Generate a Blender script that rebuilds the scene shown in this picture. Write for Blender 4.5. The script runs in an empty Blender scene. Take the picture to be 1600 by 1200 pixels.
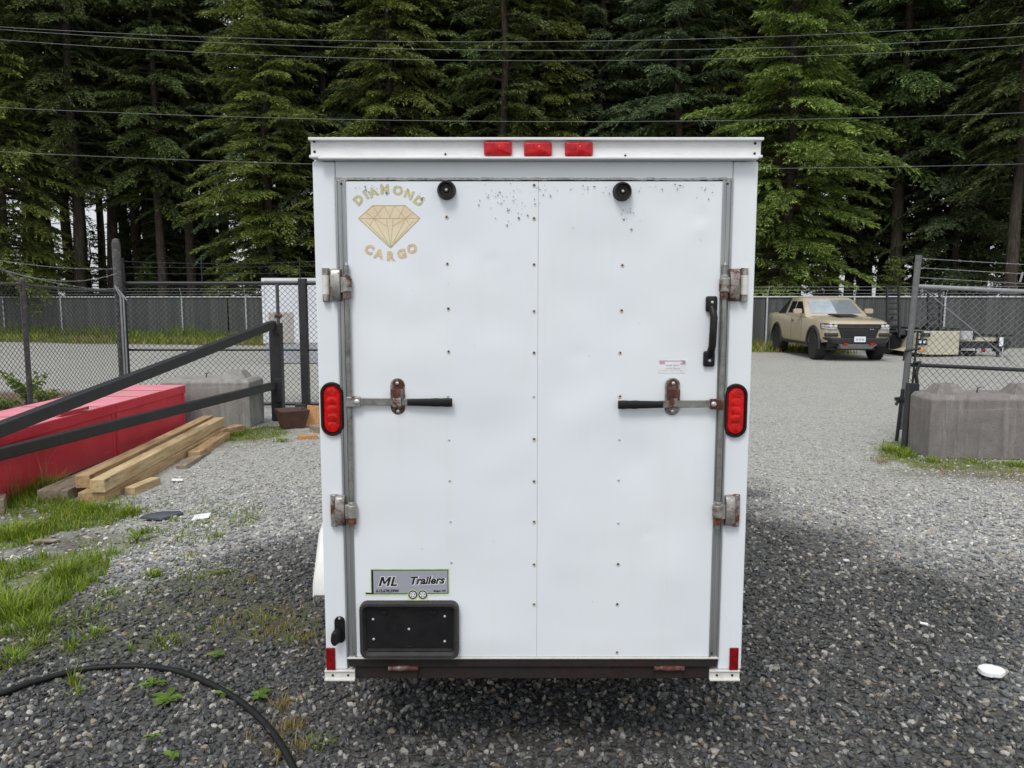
import bpy, math, random
import numpy as np
from mathutils import Vector, Matrix

R = math.radians
S = bpy.context.scene
C = S.collection

# ------------------------------------------------------------------ camera
CAM_Z, PITCH, FPX = 1.75, R(6.37), 1200.0
cd = bpy.data.cameras.new('camera')
cd.sensor_fit = 'HORIZONTAL'; cd.sensor_width = 36.0; cd.lens = 36.0 * FPX / 1600.0
cd.clip_start = 0.05; cd.clip_end = 3000
cam = bpy.data.objects.new('camera', cd); C.objects.link(cam)
cam.location = (0, 0, CAM_Z); cam.rotation_euler = (math.pi / 2 - PITCH, 0, 0)
S.camera = cam

# ------------------------------------------------------------------ light
SUN_EL, SUN_AZ = R(56), R(200)          # azimuth clockwise from +Y: behind the camera, a little left
w = bpy.data.worlds.new('World'); S.world = w; w.use_nodes = True
nt = w.node_tree; nt.nodes.clear()
out = nt.nodes.new('ShaderNodeOutputWorld'); bg = nt.nodes.new('ShaderNodeBackground')
sky = nt.nodes.new('ShaderNodeTexSky'); sky.sky_type = 'NISHITA'; sky.sun_disc = False
sky.sun_elevation = SUN_EL; sky.sun_rotation = SUN_AZ
sky.air_density = 1.0; sky.dust_density = 1.5; sky.ozone_density = 1.0
hsv = nt.nodes.new('ShaderNodeHueSaturation'); hsv.inputs['Saturation'].default_value = 0.22
cloud = nt.nodes.new('ShaderNodeMix'); cloud.data_type = 'RGBA'; cloud.inputs[0].default_value = 0.62   # closed cloud deck
tc = nt.nodes.new('ShaderNodeTexCoord'); sx = nt.nodes.new('ShaderNodeSeparateXYZ'); nt.links.new(tc.outputs['Generated'], sx.inputs[0])
grad = nt.nodes.new('ShaderNodeValToRGB'); nt.links.new(sx.outputs['Z'], grad.inputs[0])                # overcast: brighter towards the zenith
grad.color_ramp.elements[0].color = (3.4, 3.55, 3.75, 1); grad.color_ramp.elements[1].color = (7.6, 7.9, 8.3, 1)
nt.links.new(grad.outputs[0], cloud.inputs[7])
nt.links.new(sky.outputs[0], hsv.inputs['Color']); nt.links.new(hsv.outputs[0], cloud.inputs[6]); nt.links.new(cloud.outputs[2], bg.inputs[0])
bg.inputs[1].default_value = 0.15
nt.links.new(bg.outputs[0], out.inputs[0])
sd = bpy.data.lights.new('sun', 'SUN'); sd.energy = 1.4; sd.angle = R(20); sd.color = (1, 0.975, 0.94)
sun = bpy.data.objects.new('sun', sd); C.objects.link(sun)
sdir = Vector((math.sin(SUN_AZ) * math.cos(SUN_EL), math.cos(SUN_AZ) * math.cos(SUN_EL), math.sin(SUN_EL)))
sun.rotation_euler = sdir.to_track_quat('Z', 'Y').to_euler()
sun.location = (0, -5, 12)
S.view_settings.view_transform = 'Standard'; S.view_settings.look = 'None'
S.view_settings.gamma = 1; S.view_settings.exposure = 0.25
S.cycles.max_bounces = 6; S.cycles.diffuse_bounces = 3; S.cycles.transparent_max_bounces = 8
S.cycles.use_denoising = True

# ------------------------------------------------------------------ helpers
CP, SP = math.cos(PITCH), math.sin(PITCH)
def ray(px, py):
    u, v = (px - 800) / FPX, (600 - py) / FPX
    return (u, CP + v * SP, -SP + v * CP)
def G(px, py, z=0.0):                       # point of the ground seen at a photo pixel
    d = ray(px, py); t = (z - CAM_Z) / d[2]
    return Vector((d[0] * t, d[1] * t, z))
def P(px, py, Y):                           # point on the upright plane at distance Y
    d = ray(px, py); t = Y / d[1]
    return Vector((d[0] * t, Y, CAM_Z + d[2] * t))

def tag(o, label=None, cat=None, group=None, kind=None):
    if label: o['label'] = label
    if cat: o['category'] = cat
    if group: o['group'] = group
    if kind: o['kind'] = kind
    return o
def empty(name, loc, label, cat, group=None, rz=0.0):
    o = bpy.data.objects.new(name, None); C.objects.link(o)
    o.empty_display_size = 0.2
    o.location = loc; o.rotation_euler = (0, 0, rz)
    return tag(o, label, cat, group)
def wloc(o):
    v = Vector((0, 0, 0))
    while o is not None:
        v = v + Vector(o.location); o = o.parent
    return v
def kids(o):
    return [c for c in bpy.data.objects if c.parent == o]
def copy_tree(o, parent=None):
    ch = kids(o)
    c = o.copy(); C.objects.link(c); c.parent = parent
    for k in ch: copy_tree(k, c)
    return c

class MB:
    def __init__(s): s.v = []; s.f = []; s.mi = []; s.m = Matrix.Identity(4); s.cur = 0
    def add(s, vs, fs):
        b = len(s.v)
        s.v += [tuple(s.m @ Vector(p)) for p in vs]
        s.f += [tuple(b + i for i in f) for f in fs]; s.mi += [s.cur] * len(fs)
        return s
    def box(s, x0, x1, y0, y1, z0, z1):
        return s.add([(x0,y0,z0),(x1,y0,z0),(x1,y1,z0),(x0,y1,z0),(x0,y0,z1),(x1,y0,z1),(x1,y1,z1),(x0,y1,z1)],
                     [(0,3,2,1),(4,5,6,7),(0,1,5,4),(1,2,6,5),(2,3,7,6),(3,0,4,7)])
    def hexa(s, a, b):                       # bottom quad a, top quad b (counter-clockwise from above)
        return s.add(list(a) + list(b), [(0,3,2,1),(4,5,6,7),(0,1,5,4),(1,2,6,5),(2,3,7,6),(3,0,4,7)])
    def tube(s, pts, r, n=8, cap=True):
        pts = [Vector(p) for p in pts]; rs = r if isinstance(r, (list, tuple)) else [r] * len(pts)
        rings = []; up = None
        for i, p in enumerate(pts):
            d = (pts[min(i+1, len(pts)-1)] - pts[max(i-1, 0)]).normalized()
            if up is None:
                up = Vector((0,0,1)) if abs(d.z) < 0.9 else Vector((0,1,0))
            a = d.cross(up).normalized(); b = a.cross(d).normalized(); up = b
            rings.append([p + (a * math.cos(2*math.pi*k/n) + b * math.sin(2*math.pi*k/n)) * rs[i] for k in range(n)])
        vs = [q for rg in rings for q in rg]; fs = []
        for i in range(len(pts)-1):
            for k in range(n):
                fs.append((i*n+k, i*n+(k+1)%n, (i+1)*n+(k+1)%n, (i+1)*n+k))
        if cap: fs.append(tuple(range(n-1,-1,-1))); fs.append(tuple((len(pts)-1)*n+k for k in range(n)))
        return s.add(vs, fs)
    def bar(s, p, q, wd, ht, up=(0,0,1)):    # rectangular bar from p to q
        p, q = Vector(p), Vector(q); d = (q-p).normalized(); up = Vector(up)
        a = d.cross(up).normalized() * wd/2; b = a.cross(d).normalized() * ht/2
        return s.hexa([p-a-b, p+a-b, q+a-b, q-a-b], [p-a+b, p+a+b, q+a+b, q-a+b])
    def prism(s, poly, y0, y1):              # polygon in x,z extruded along y
        n = len(poly)
        vs = [(x, y0, z) for x, z in poly] + [(x, y1, z) for x, z in poly]
        fs = [tuple(range(n)), tuple(range(2*n-1, n-1, -1))] + [(i, n+i, n+(i+1)%n, (i+1)%n) for i in range(n)]
        return s.add(vs, fs)
    def rings(s, rgs, cap0=True, cap1=True):
        n = len(rgs[0]); vs = [p for r_ in rgs for p in r_]; fs = []
        for i in range(len(rgs)-1):
            for k in range(n):
                fs.append((i*n+k, i*n+(k+1)%n, (i+1)*n+(k+1)%n, (i+1)*n+k))
        if cap0: fs.append(tuple(range(n-1,-1,-1)))
        if cap1: fs.append(tuple((len(rgs)-1)*n+k for k in range(n)))
        return s.add(vs, fs)
    def lathe(s, prof, axis='y', n=24, c=(0,0,0), cap=True):  # prof: (radius, along)
        rg = []
        for r_, t in prof:
            ring = []
            for k in range(n):
                a = 2*math.pi*k/n; x, y = r_*math.cos(a), r_*math.sin(a)
                p = {'y': (x, t, y), 'x': (t, x, y), 'z': (x, y, t)}[axis]
                ring.append((p[0]+c[0], p[1]+c[1], p[2]+c[2]))
            rg.append(ring)
        return s.rings(rg, cap, cap)
    def text(s, body, size, mat4, bold=0.0, shear=0.0, align='CENTER'):
        cu = bpy.data.curves.new('t', 'FONT'); cu.body = body; cu.size = size; cu.offset = bold; cu.shear = shear
        cu.align_x = align; cu.align_y = 'CENTER'; cu.resolution_u = 3
        o = bpy.data.objects.new('t', cu); C.objects.link(o)
        dg = bpy.context.evaluated_depsgraph_get()
        me = bpy.data.meshes.new_from_object(o.evaluated_get(dg))
        s.add([mat4 @ v.co for v in me.vertices], [tuple(p.vertices) for p in me.polygons])
        bpy.data.objects.remove(o); bpy.data.meshes.remove(me); bpy.data.curves.remove(cu)
        return s
    def build(s, name, mats, parent=None, bevel=0, smooth=None, world=False, seg=2):
        off = wloc(parent) if (world and parent) else Vector((0,0,0))
        me = bpy.data.meshes.new(name)
        me.from_pydata([tuple(Vector(p)-off) for p in s.v], [], s.f)
        if not isinstance(mats, (list, tuple)): mats = [mats]
        for m_ in mats: me.materials.append(m_)
        if len(mats) > 1: me.polygons.foreach_set('material_index', s.mi)
        me.update()
        o = bpy.data.objects.new(name, me); C.objects.link(o)
        if parent: o.parent = parent
        if smooth is not None: me.shade_smooth(); me.set_sharp_from_angle(angle=R(smooth))
        if bevel:
            b = o.modifiers.new('b', 'BEVEL'); b.width = bevel; b.segments = seg; b.limit_method = 'ANGLE'; b.angle_limit = R(40)
        return o

def np_mesh(name, verts, faces, mat, parent=None, attrs=None, smooth=False):
    me = bpy.data.meshes.new(name)
    nv, (nf, k) = len(verts), faces.shape
    me.vertices.add(nv); me.vertices.foreach_set('co', np.ascontiguousarray(verts, dtype=np.float32).ravel())
    me.loops.add(nf*k); me.loops.foreach_set('vertex_index', np.ascontiguousarray(faces, dtype=np.int32).ravel())
    me.polygons.add(nf); me.polygons.foreach_set('loop_start', np.arange(0, nf*k, k, dtype=np.int32))
    me.polygons.foreach_set('use_smooth', np.full(nf, smooth, dtype=bool))
    for an, (typ, arr) in (attrs or {}).items():
        a = me.attributes.new(an, typ, 'POINT')
        a.data.foreach_set('color' if typ == 'FLOAT_COLOR' else 'value', np.ascontiguousarray(arr, dtype=np.float32).ravel())
    me.materials.append(mat); me.update(calc_edges=True); me.validate()
    o = bpy.data.objects.new(name, me); C.objects.link(o)
    if parent: o.parent = parent
    return o

# value noise for masks and scatter
_rng = np.random.default_rng(5); _tab = _rng.random((256, 256))
def vnoise(x, y, sc=1.0, o=0):
    x = np.asarray(x)*sc + 17.3*o; y = np.asarray(y)*sc + 5.1*o
    xi, yi = np.floor(x).astype(int), np.floor(y).astype(int); fx, fy = x-xi, y-yi
    fx = fx*fx*(3-2*fx); fy = fy*fy*(3-2*fy); T = lambda a, b: _tab[a % 256, b % 256]
    return (T(xi,yi)*(1-fx)+T(xi+1,yi)*fx)*(1-fy) + (T(xi,yi+1)*(1-fx)+T(xi+1,yi+1)*fx)*fy
def fbm(x, y, sc=1.0, o=0):
    return (vnoise(x,y,sc,o)*.5 + vnoise(x,y,sc*2.1,o+1)*.3 + vnoise(x,y,sc*4.3,o+2)*.2)
def sstep(a, b, x):
    t = np.clip((x-a)/(b-a), 0, 1); return t*t*(3-2*t)

# ------------------------------------------------------------------ materials
def rgb(*c):                                 # sRGB 0-255 to linear
    return tuple(((x/255)/12.92 if x/255 <= 0.04045 else ((x/255+0.055)/1.055)**2.4) for x in c) + (1,)
class NT:
    def __init__(s, name):
        s.m = bpy.data.materials.new(name); s.m.use_nodes = True; s.t = s.m.node_tree
        s.b = s.t.nodes['Principled BSDF']; s.out = s.t.nodes['Material Output']
        s.co = None
    def n(s, typ, **kw):
        nd = s.t.nodes.new(typ)
        for k, v in kw.items(): setattr(nd, k, v)
        return nd
    def l(s, a, b): s.t.links.new(a, b)
    def coord(s):
        if s.co is None: s.co = s.n('ShaderNodeTexCoord').outputs['Object']
        return s.co
    def mapped(s, scale):
        mp = s.n('ShaderNodeMapping'); mp.inputs['Scale'].default_value = scale
        s.l(s.coord(), mp.inputs['Vector']); return mp.outputs[0]
    def noise(s, scale, detail=4, rough=0.6, stretch=None):
        nd = s.n('ShaderNodeTexNoise'); nd.inputs['Scale'].default_value = scale
        nd.inputs['Detail'].default_value = detail; nd.inputs['Roughness'].default_value = rough
        s.l(s.mapped(stretch) if stretch else s.coord(), nd.inputs['Vector']); return nd.outputs['Fac']
    def ramp(s, src, stops):
        nd = s.n('ShaderNodeValToRGB'); cr = nd.color_ramp
        while len(cr.elements) < len(stops): cr.elements.new(0.5)
        for e, (p, c) in zip(cr.elements, stops):
            e.position = p; e.color = c if len(c) == 4 else tuple(c)+(1,)
        s.l(src, nd.inputs[0]); return nd.outputs[0]
    def mix(s, f, a, b, typ='MIX'):
        nd = s.n('ShaderNodeMix', data_type='RGBA', blend_type=typ)
        for i, v in ((0, f), (6, a), (7, b)):
            if hasattr(v, 'is_linked'): s.l(v, nd.inputs[i])
            else: nd.inputs[i].default_value = v if i == 0 or len(v) == 4 else tuple(v)+(1,)
        return nd.outputs[2]
    def math(s, op, a, b=0.5, clamp=False):
        nd = s.n('ShaderNodeMath', operation=op, use_clamp=clamp)
        for i, v in ((0, a), (1, b)):
            if hasattr(v, 'is_linked'): s.l(v, nd.inputs[i])
            else: nd.inputs[i].default_value = v
        return nd.outputs[0]
    def bump(s, h, strength=0.3, dist=0.01, prev=None):
        nd = s.n('ShaderNodeBump'); nd.inputs['Strength'].default_value = strength; nd.inputs['Distance'].default_value = dist
        s.l(h, nd.inputs['Height'])
        if prev is not None: s.l(prev, nd.inputs['Normal'])
        s.l(nd.outputs[0], s.b.inputs['Normal']); return nd.outputs[0]
    def set(s, col=None, rough=None, metal=None, spec=None):
        for k, v in (('Base Color', col), ('Roughness', rough), ('Metallic', metal), ('Specular IOR Level', spec)):
            if v is None: continue
            if hasattr(v, 'is_linked'): s.l(v, s.b.inputs[k])
            else: s.b.inputs[k].default_value = v if not isinstance(v, tuple) or len(v) == 4 else v+(1,)
        return s.m
B4 = lambda a, b=None, c=None: (a, a if b is None else b, a if c is None else c, 1)
M = {}
def simple(key, c1, c2, rough=0.6, metal=0.0, scale=8, bscale=60, bstr=0.15, bdist=0.003, stretch=None, lo=0.35, hi=0.65, spec=None):
    k = NT(key); f = k.noise(scale, 5, 0.6, stretch)
    c = k.ramp(f, [(lo, c1), (hi, c2)])
    if bstr: k.bump(k.noise(bscale, 3, 0.6, stretch), bstr, bdist)
    M[key] = k.set(c, rough, metal, spec); return M[key]

def white_panel():
    k = NT('white_aluminium')
    n1 = k.noise(1.3, 4, 0.55); st = k.noise(2.0, 4, 0.7, (9, 1, 0.7))
    c = k.ramp(n1, [(0.3, (0.745, 0.785, 0.825)), (0.7, (0.785, 0.815, 0.85))])
    c = k.mix(k.math('MULTIPLY', k.ramp(st, [(0.55, B4(0)), (0.8, B4(1))]), 0.18), c, (0.66, 0.64, 0.58, 1))
    b1 = k.bump(k.noise(3.2, 2, 0.4), 0.35, 0.012)
    k.bump(k.noise(220, 2), 0.05, 0.001, b1)
    M['white'] = k.set(c, 0.29, 0.0, 0.5)
white_panel()
def header_trim():
    k = NT('weathered_white_trim')
    f = k.noise(26, 6, 0.75, (0.5, 1, 1.6)); c = k.ramp(f, [(0.35, (0.80, 0.81, 0.82)), (0.62, (0.72, 0.72, 0.72)), (0.8, (0.52, 0.51, 0.49))])
    k.bump(f, 0.1, 0.002); M['trim'] = k.set(c, 0.45)
header_trim()
simple('aluminium', (0.30,0.315,0.32,1), (0.44,0.45,0.45,1), 0.42, 0.75, 14, 90, 0.12, 0.001, (6,1,0.25))
def rusty(key, base1, base2, rust_lo, rust_hi, metal=0.6, rough=0.5, rc=((0.055,0.016,0.008,1),(0.13,0.045,0.02,1)), scale=16):
    k = NT(key)
    c = k.ramp(k.noise(30, 5, 0.7), [(0.35, base1), (0.65, base2)])
    rn = k.noise(scale, 6, 0.7); fac = k.ramp(rn, [(rust_lo, B4(0)), (rust_hi, B4(1))])
    rust = k.ramp(k.noise(70, 4, 0.7), [(0.35, rc[0]), (0.65, rc[1])])
    c = k.mix(fac, c, rust); k.bump(rn, 0.25, 0.003)
    inv = k.math('SUBTRACT', 1.0, fac); k.l(k.math('MULTIPLY', inv, metal), k.b.inputs['Metallic'])
    r_ = k.math('ADD', k.math('MULTIPLY', fac, 0.35), rough); M[key] = k.set(c, r_)
    return M[key]
rusty('latch', (0.25,0.24,0.22,1), (0.43,0.42,0.39,1), 0.47, 0.58, 0.55, 0.42)
rusty('rod', (0.17,0.17,0.155,1), (0.30,0.295,0.27,1), 0.56, 0.70, 0.5, 0.45)
rusty('hasp_rust', (0.20,0.16,0.14,1), (0.30,0.25,0.22,1), 0.36, 0.52, 0.4, 0.5, ((0.045,0.012,0.008,1),(0.10,0.030,0.018,1)))
rusty('sill_rust', (0.006,0.005,0.005,1), (0.014,0.011,0.010,1), 0.40, 0.70, 0.0, 0.65, ((0.010,0.005,0.004,1),(0.030,0.011,0.007,1)), 7)
rusty('cap_metal', (0.62,0.61,0.57,1), (0.76,0.75,0.70,1), 0.60, 0.78, 0.1, 0.5, ((0.25,0.15,0.07,1),(0.42,0.33,0.2,1)), 30)
rusty('rust_orange', (0.14,0.045,0.02,1), (0.20,0.07,0.03,1), 0.45, 0.6, 0.0, 0.7)
simple('black_plastic', (0.006,0.006,0.007,1), (0.012,0.012,0.013,1), 0.45, 0, 30, 260, 0.12, 0.001, spec=.3)
simple('black_rubber', (0.005,0.005,0.005,1), (0.010,0.010,0.010,1), 0.55, 0, 30, 200, 0.1, 0.001, spec=.3)
simple('grey_plastic', (0.022,0.0215,0.0215,1), (0.036,0.035,0.034,1), 0.5, 0, 20, 260, 0.1, 0.001)
simple('screw', (0.55,0.55,0.55,1), (0.7,0.7,0.7,1), 0.3, 0.7, 60, 10, 0)
simple('dark_hole', (0.012,0.010,0.009,1), (0.03,0.02,0.014,1), 0.6, 0, 60, 10, 0)
simple('rivet_rust', (0.035,0.017,0.010,1), (0.11,0.055,0.03,1), 0.6, 0.2, 90, 10, 0)
simple('rivet_grey', (0.38,0.39,0.40,1), (0.52,0.53,0.54,1), 0.5, 0.2, 90, 10, 0)
simple('halo', (0.56,0.45,0.33,1), (0.70,0.63,0.53,1), 0.6, 0, 90, 10, 0)
simple('chip', (0.09,0.09,0.095,1), (0.33,0.33,0.34,1), 0.6, 0, 60, 10, 0)
def redlens(key, c, rough=0.12):
    k = NT(key); c2 = tuple(x*0.55 for x in c[:3])+(1,)
    col = k.ramp(k.noise(55, 2), [(0.35, c2), (0.65, c)])
    k.bump(k.noise(180, 1), 0.08, 0.001)
    m_ = k.set(col, rough, 0, 0.35); k.b.inputs['Coat Weight'].default_value = 0.0; M[key] = m_
redlens('red_lens', (0.66,0.006,0.005,1)); redlens('red_marker', (0.60,0.008,0.016,1), 0.28); redlens('red_bright', (0.66,0.010,0.008,1))
redlens('reflector', (0.27,0.005,0.007,1), 0.2)
simple('decal_olive', (0.42,0.40,0.20,1), (0.64,0.60,0.36,1), 0.5, 0, 130, 10, 0)
simple('decal_tan', (0.55,0.38,0.22,1), (0.74,0.60,0.42,1), 0.5, 0, 130, 10, 0)
def decal_gold():
    k = NT('decal_gold')
    f = k.noise(9, 2); c = k.ramp(f, [(0.35, (0.72,0.55,0.37)), (0.55, (0.76,0.65,0.43)), (0.7, (0.69,0.69,0.41))])
    sp = k.ramp(k.noise(420, 2), [(0.45, B4(0)), (0.6, B4(1))])
    M['decal_gold'] = k.set(k.mix(k.math('MULTIPLY', sp, 0.4), c, (0.80,0.76,0.62,1)), 0.45)
decal_gold()
simple('decal_line', (0.46,0.35,0.21,1), (0.58,0.46,0.28,1), 0.5, 0, 130, 10, 0)
def flat(key, c, rough=0.5, metal=0.0, spec=None):
    simple(key, tuple(x*0.88 for x in c)+(1,), tuple(min(1, x*1.08) for x in c)+(1,), rough, metal, 40, 10, 0, spec=spec)
flat('sticker_white', (0.80,0.81,0.82)); flat('sticker_green', (0.10,0.17,0.06)); flat('sticker_black', (0.012,0.012,0.016))
flat('sticker_grey', (0.35,0.36,0.39)); flat('sticker_pink', (0.60,0.36,0.44)); flat('sticker_text', (0.45,0.46,0.50)); flat('sticker_halo', (0.66,0.76,0.48))
def sticker_panel():
    k = NT('sticker_panel'); sx = k.n('ShaderNodeSeparateXYZ'); k.l(k.coord(), sx.inputs[0])
    mr = k.n('ShaderNodeMapRange'); mr.inputs[1].default_value = 0.588; mr.inputs[2].default_value = 0.662
    k.l(sx.outputs['Z'], mr.inputs[0])
    M['sticker_panel'] = k.set(k.ramp(mr.outputs[0], [(0.0, (0.72,0.73,0.75)), (0.3, (0.56,0.57,0.61)), (1.0, (0.34,0.35,0.40))]), 0.35)
sticker_panel()

# ================================================================== GROUND
def pip(x, y, poly):
    c = np.zeros(np.shape(x), bool); n = len(poly)
    for i in range(n):
        (x1, y1), (x2, y2) = poly[i], poly[(i+1) % n]
        if y1 == y2: continue
        c ^= ((y1 > y) != (y2 > y)) & (x < (x2-x1)*(y-y1)/(y2-y1)+x1)
    return c
def gp(px): return [tuple(G(a, b)[:2]) for a, b in px]
def fence_y(x): return 30.6 - 0.2*np.asarray(x)
def wet_mask(x, y):
    x, y = np.asarray(x, float), np.asarray(y, float)
    wob = (fbm(x, y, 1.1, 3)-0.5)
    r = sstep(0.6, -0.5, (x - (2.75 - 0.35*np.abs(y-5.2)*(y > 5.2) + wob*1.5)))
    top = sstep(0.8, -0.7, y - (7.6 + wob*2.2 - 0.9*np.maximum(0, x-1.4)))
    left = sstep(0.8, -0.8, y - (6.0 + 0.75*np.minimum(0, x+0.7) + wob*2.0))
    return np.where(x < -0.72, left, r*top)
GRASS_POLYS = [gp([(0,775),(60,765),(110,785),(190,790),(215,800),(170,825),(90,835),(60,850),(0,862)]),
               gp([(0,882),(60,868),(120,862),(175,880),(165,905),(128,930),(70,962),(30,985),(0,1000)]),
               gp([(335,675),(405,668),(460,668),(440,684),(350,692)]),
               gp([(1372,715),(1380,690),(1412,690),(1440,716),(1600,722),(1640,735),(1600,738),(1430,732)])]
SPARSE_POLYS = [gp([(190,800),(300,790),(400,795),(380,815),(300,830),(200,870),(170,850)]),
                gp([(0,1000),(130,930),(330,880),(500,940),(505,1010),(330,1010),(170,1030),(0,1050)]),
                gp([(330,680),(480,675),(430,700),(330,705)]), gp([(1360,725),(1600,735),(1640,752),(1400,745)])]
def grass_mask(x, y):
    m = np.zeros(np.shape(x))
    for p_ in GRASS_POLYS: m = np.maximum(m, pip(x, y, p_)*1.0)
    for p_ in SPARSE_POLYS: m = np.maximum(m, pip(x, y, p_)*0.33*(fbm(x, y, 2.3, 9) > 0.45))
    fy = fence_y(x); far = sstep(-4.6, -3.6, (y-fy) + fbm(x, y, 0.5, 8)*1.5-0.7)*(y < fy+0.7)*(x < 11)
    return np.maximum(m, far)
def dirt_mask(x, y):
    a = sstep(0.0, 2.0, y-fence_y(x))                                                   # forest floor
    c_ = G(110, 850); b = np.exp(-(((x-c_.x)/0.45)**2+((y-c_.y)/0.30)**2))*0.9
    e = sstep(11.2, 12.2, y)*sstep(14.9, 13.9, y)*sstep(-6.3, -6.9, x)*sstep(-11.5, -10.0, x)                      # mulch bed behind the chain-link fence
    c2 = G(1560, 742); d = np.exp(-(((x-c2.x)/1.0)**2+((y-c2.y)/0.25)**2))*0.75
    c3 = G(420, 960); f = np.exp(-(((x-c3.x)/0.45)**2+((y-c3.y)/0.5)**2))*0.75*(fbm(x, y, 3.0, 70) > .4)
    return np.maximum.reduce([a, b, e*0.95, d, f])
def red_mask(x, y): return sstep(11.2, 12.2, y)*sstep(14.9, 13.9, y)*sstep(-6.3, -6.9, x)*sstep(-11.5, -10.0, x)
def axis(lo, hi, dn, far, near0, near1):
    a = list(np.arange(near0, near1+1e-6, dn)); s, x = dn, near1
    while x < far[1]: s *= 1.25; x += s; a.append(x)
    s, x = dn, near0
    while x > far[0]: s *= 1.25; x -= s; a.insert(0, x)
    return np.array(a)
gx = axis(0,0,0.11,(-700,700),-8,8); gy = axis(0,0,0.11,(-60,1500),1.5,15)
gyl = np.unique(np.concatenate([gy, np.arange(24,38,0.35)])); gxl = np.unique(np.concatenate([gx, np.arange(-26,26,0.8)]))
GX, GY = np.meshgrid(gxl, gyl)
gxr, gyr = GX.ravel(), GY.ravel()
gz = (fbm(gxr, gyr, 0.9, 20)-0.5)*0.045*(np.abs(gxr) < 30)*(gyr < 60)
gz -= 0.0
def ground_z(x, y): return (fbm(np.asarray(x,float), np.asarray(y,float), 0.9, 20)-0.5)*0.045
nxg, nyg = len(gxl), len(gyl)
ii = np.arange((nyg-1)*(nxg-1)); rr, cc = ii//(nxg-1), ii % (nxg-1); b0 = rr*nxg+cc
gfaces = np.stack([b0, b0+1, b0+nxg+1, b0+nxg], 1)

def ground_mat():
    k = NT('gravel_ground')
    at = lambda nm: k.n('ShaderNodeAttribute', attribute_name=nm).outputs['Fac']
    wet, gr, di, red = at('wet'), at('grassy'), at('dirt'), at('red')
    v = k.n('ShaderNodeTexVoronoi'); v.inputs['Scale'].default_value = 46; k.l(k.coord(), v.inputs['Vector'])
    sep = k.n('ShaderNodeSeparateColor'); k.l(v.outputs['Color'], sep.inputs[0])
    stone = k.ramp(sep.outputs[0], [(0.0, (0.25,0.25,0.24)), (0.35, (0.36,0.36,0.343)), (0.65, (0.43,0.43,0.405)), (0.85, (0.50,0.49,0.45)), (0.97, (0.62,0.605,0.56))])
    patch = k.noise(0.45, 7, 0.7)
    stone = k.mix(k.ramp(patch, [(0.38, B4(0)), (0.62, B4(0.5))]), stone, (0.46,0.44,0.385,1))
    fine = k.ramp(k.noise(70, 3), [(0.3, B4(0.55)), (0.7, B4(1.12))])
    stone = k.mix(1.0, stone, fine, 'MULTIPLY')
    wetc = k.mix(1.0, stone, (0.22,0.215,0.215,1), 'MULTIPLY')
    col = k.mix(wet, stone, wetc)
    dirt = k.ramp(k.noise(9, 6, 0.7), [(0.3, (0.035,0.026,0.018)), (0.6, (0.085,0.066,0.045)), (0.8, (0.17,0.14,0.095))])
    mul = k.ramp(k.noise(30, 5, 0.7), [(0.3, (0.055,0.018,0.010)), (0.7, (0.17,0.06,0.035))])
    dirt = k.mix(red, dirt, mul)
    dn = k.math('MULTIPLY', k.ramp(k.noise(7, 5, 0.7), [(0.25, B4(0.5)), (0.6, B4(1))]), di)
    col = k.mix(dn, col, dirt)
    soil = k.ramp(k.noise(22, 5, 0.7), [(0.3, (0.055,0.07,0.018)), (0.5, (0.12,0.15,0.035)), (0.75, (0.21,0.19,0.085))])
    gn = k.math('MULTIPLY', k.ramp(k.noise(14, 4, 0.7), [(0.3, B4(0.45)), (0.55, B4(1))]), gr)
    col = k.mix(gn, col, soil)
    h = k.math('MULTIPLY', k.math('SUBTRACT', 0.6, v.outputs['Distance']), 1.0)
    b1 = k.bump(h, 0.9, 0.012); k.bump(k.noise(4, 6, 0.7), 0.5, 0.06, b1)
    rg = k.math('SUBTRACT', 0.92, k.math('MULTIPLY', wet, 0.34))
    M['ground'] = k.set(col, rg, 0, 0.35)
ground_mat()
ground = np_mesh('ground', np.stack([gxr, gyr, gz], 1), gfaces, M['ground'],
                 attrs={'wet': ('FLOAT', wet_mask(gxr, gyr)), 'grassy': ('FLOAT', grass_mask(gxr, gyr)),
                        'dirt': ('FLOAT', dirt_mask(gxr, gyr)), 'red': ('FLOAT', red_mask(gxr, gyr))}, smooth=True)
tag(ground, kind='structure')

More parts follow.
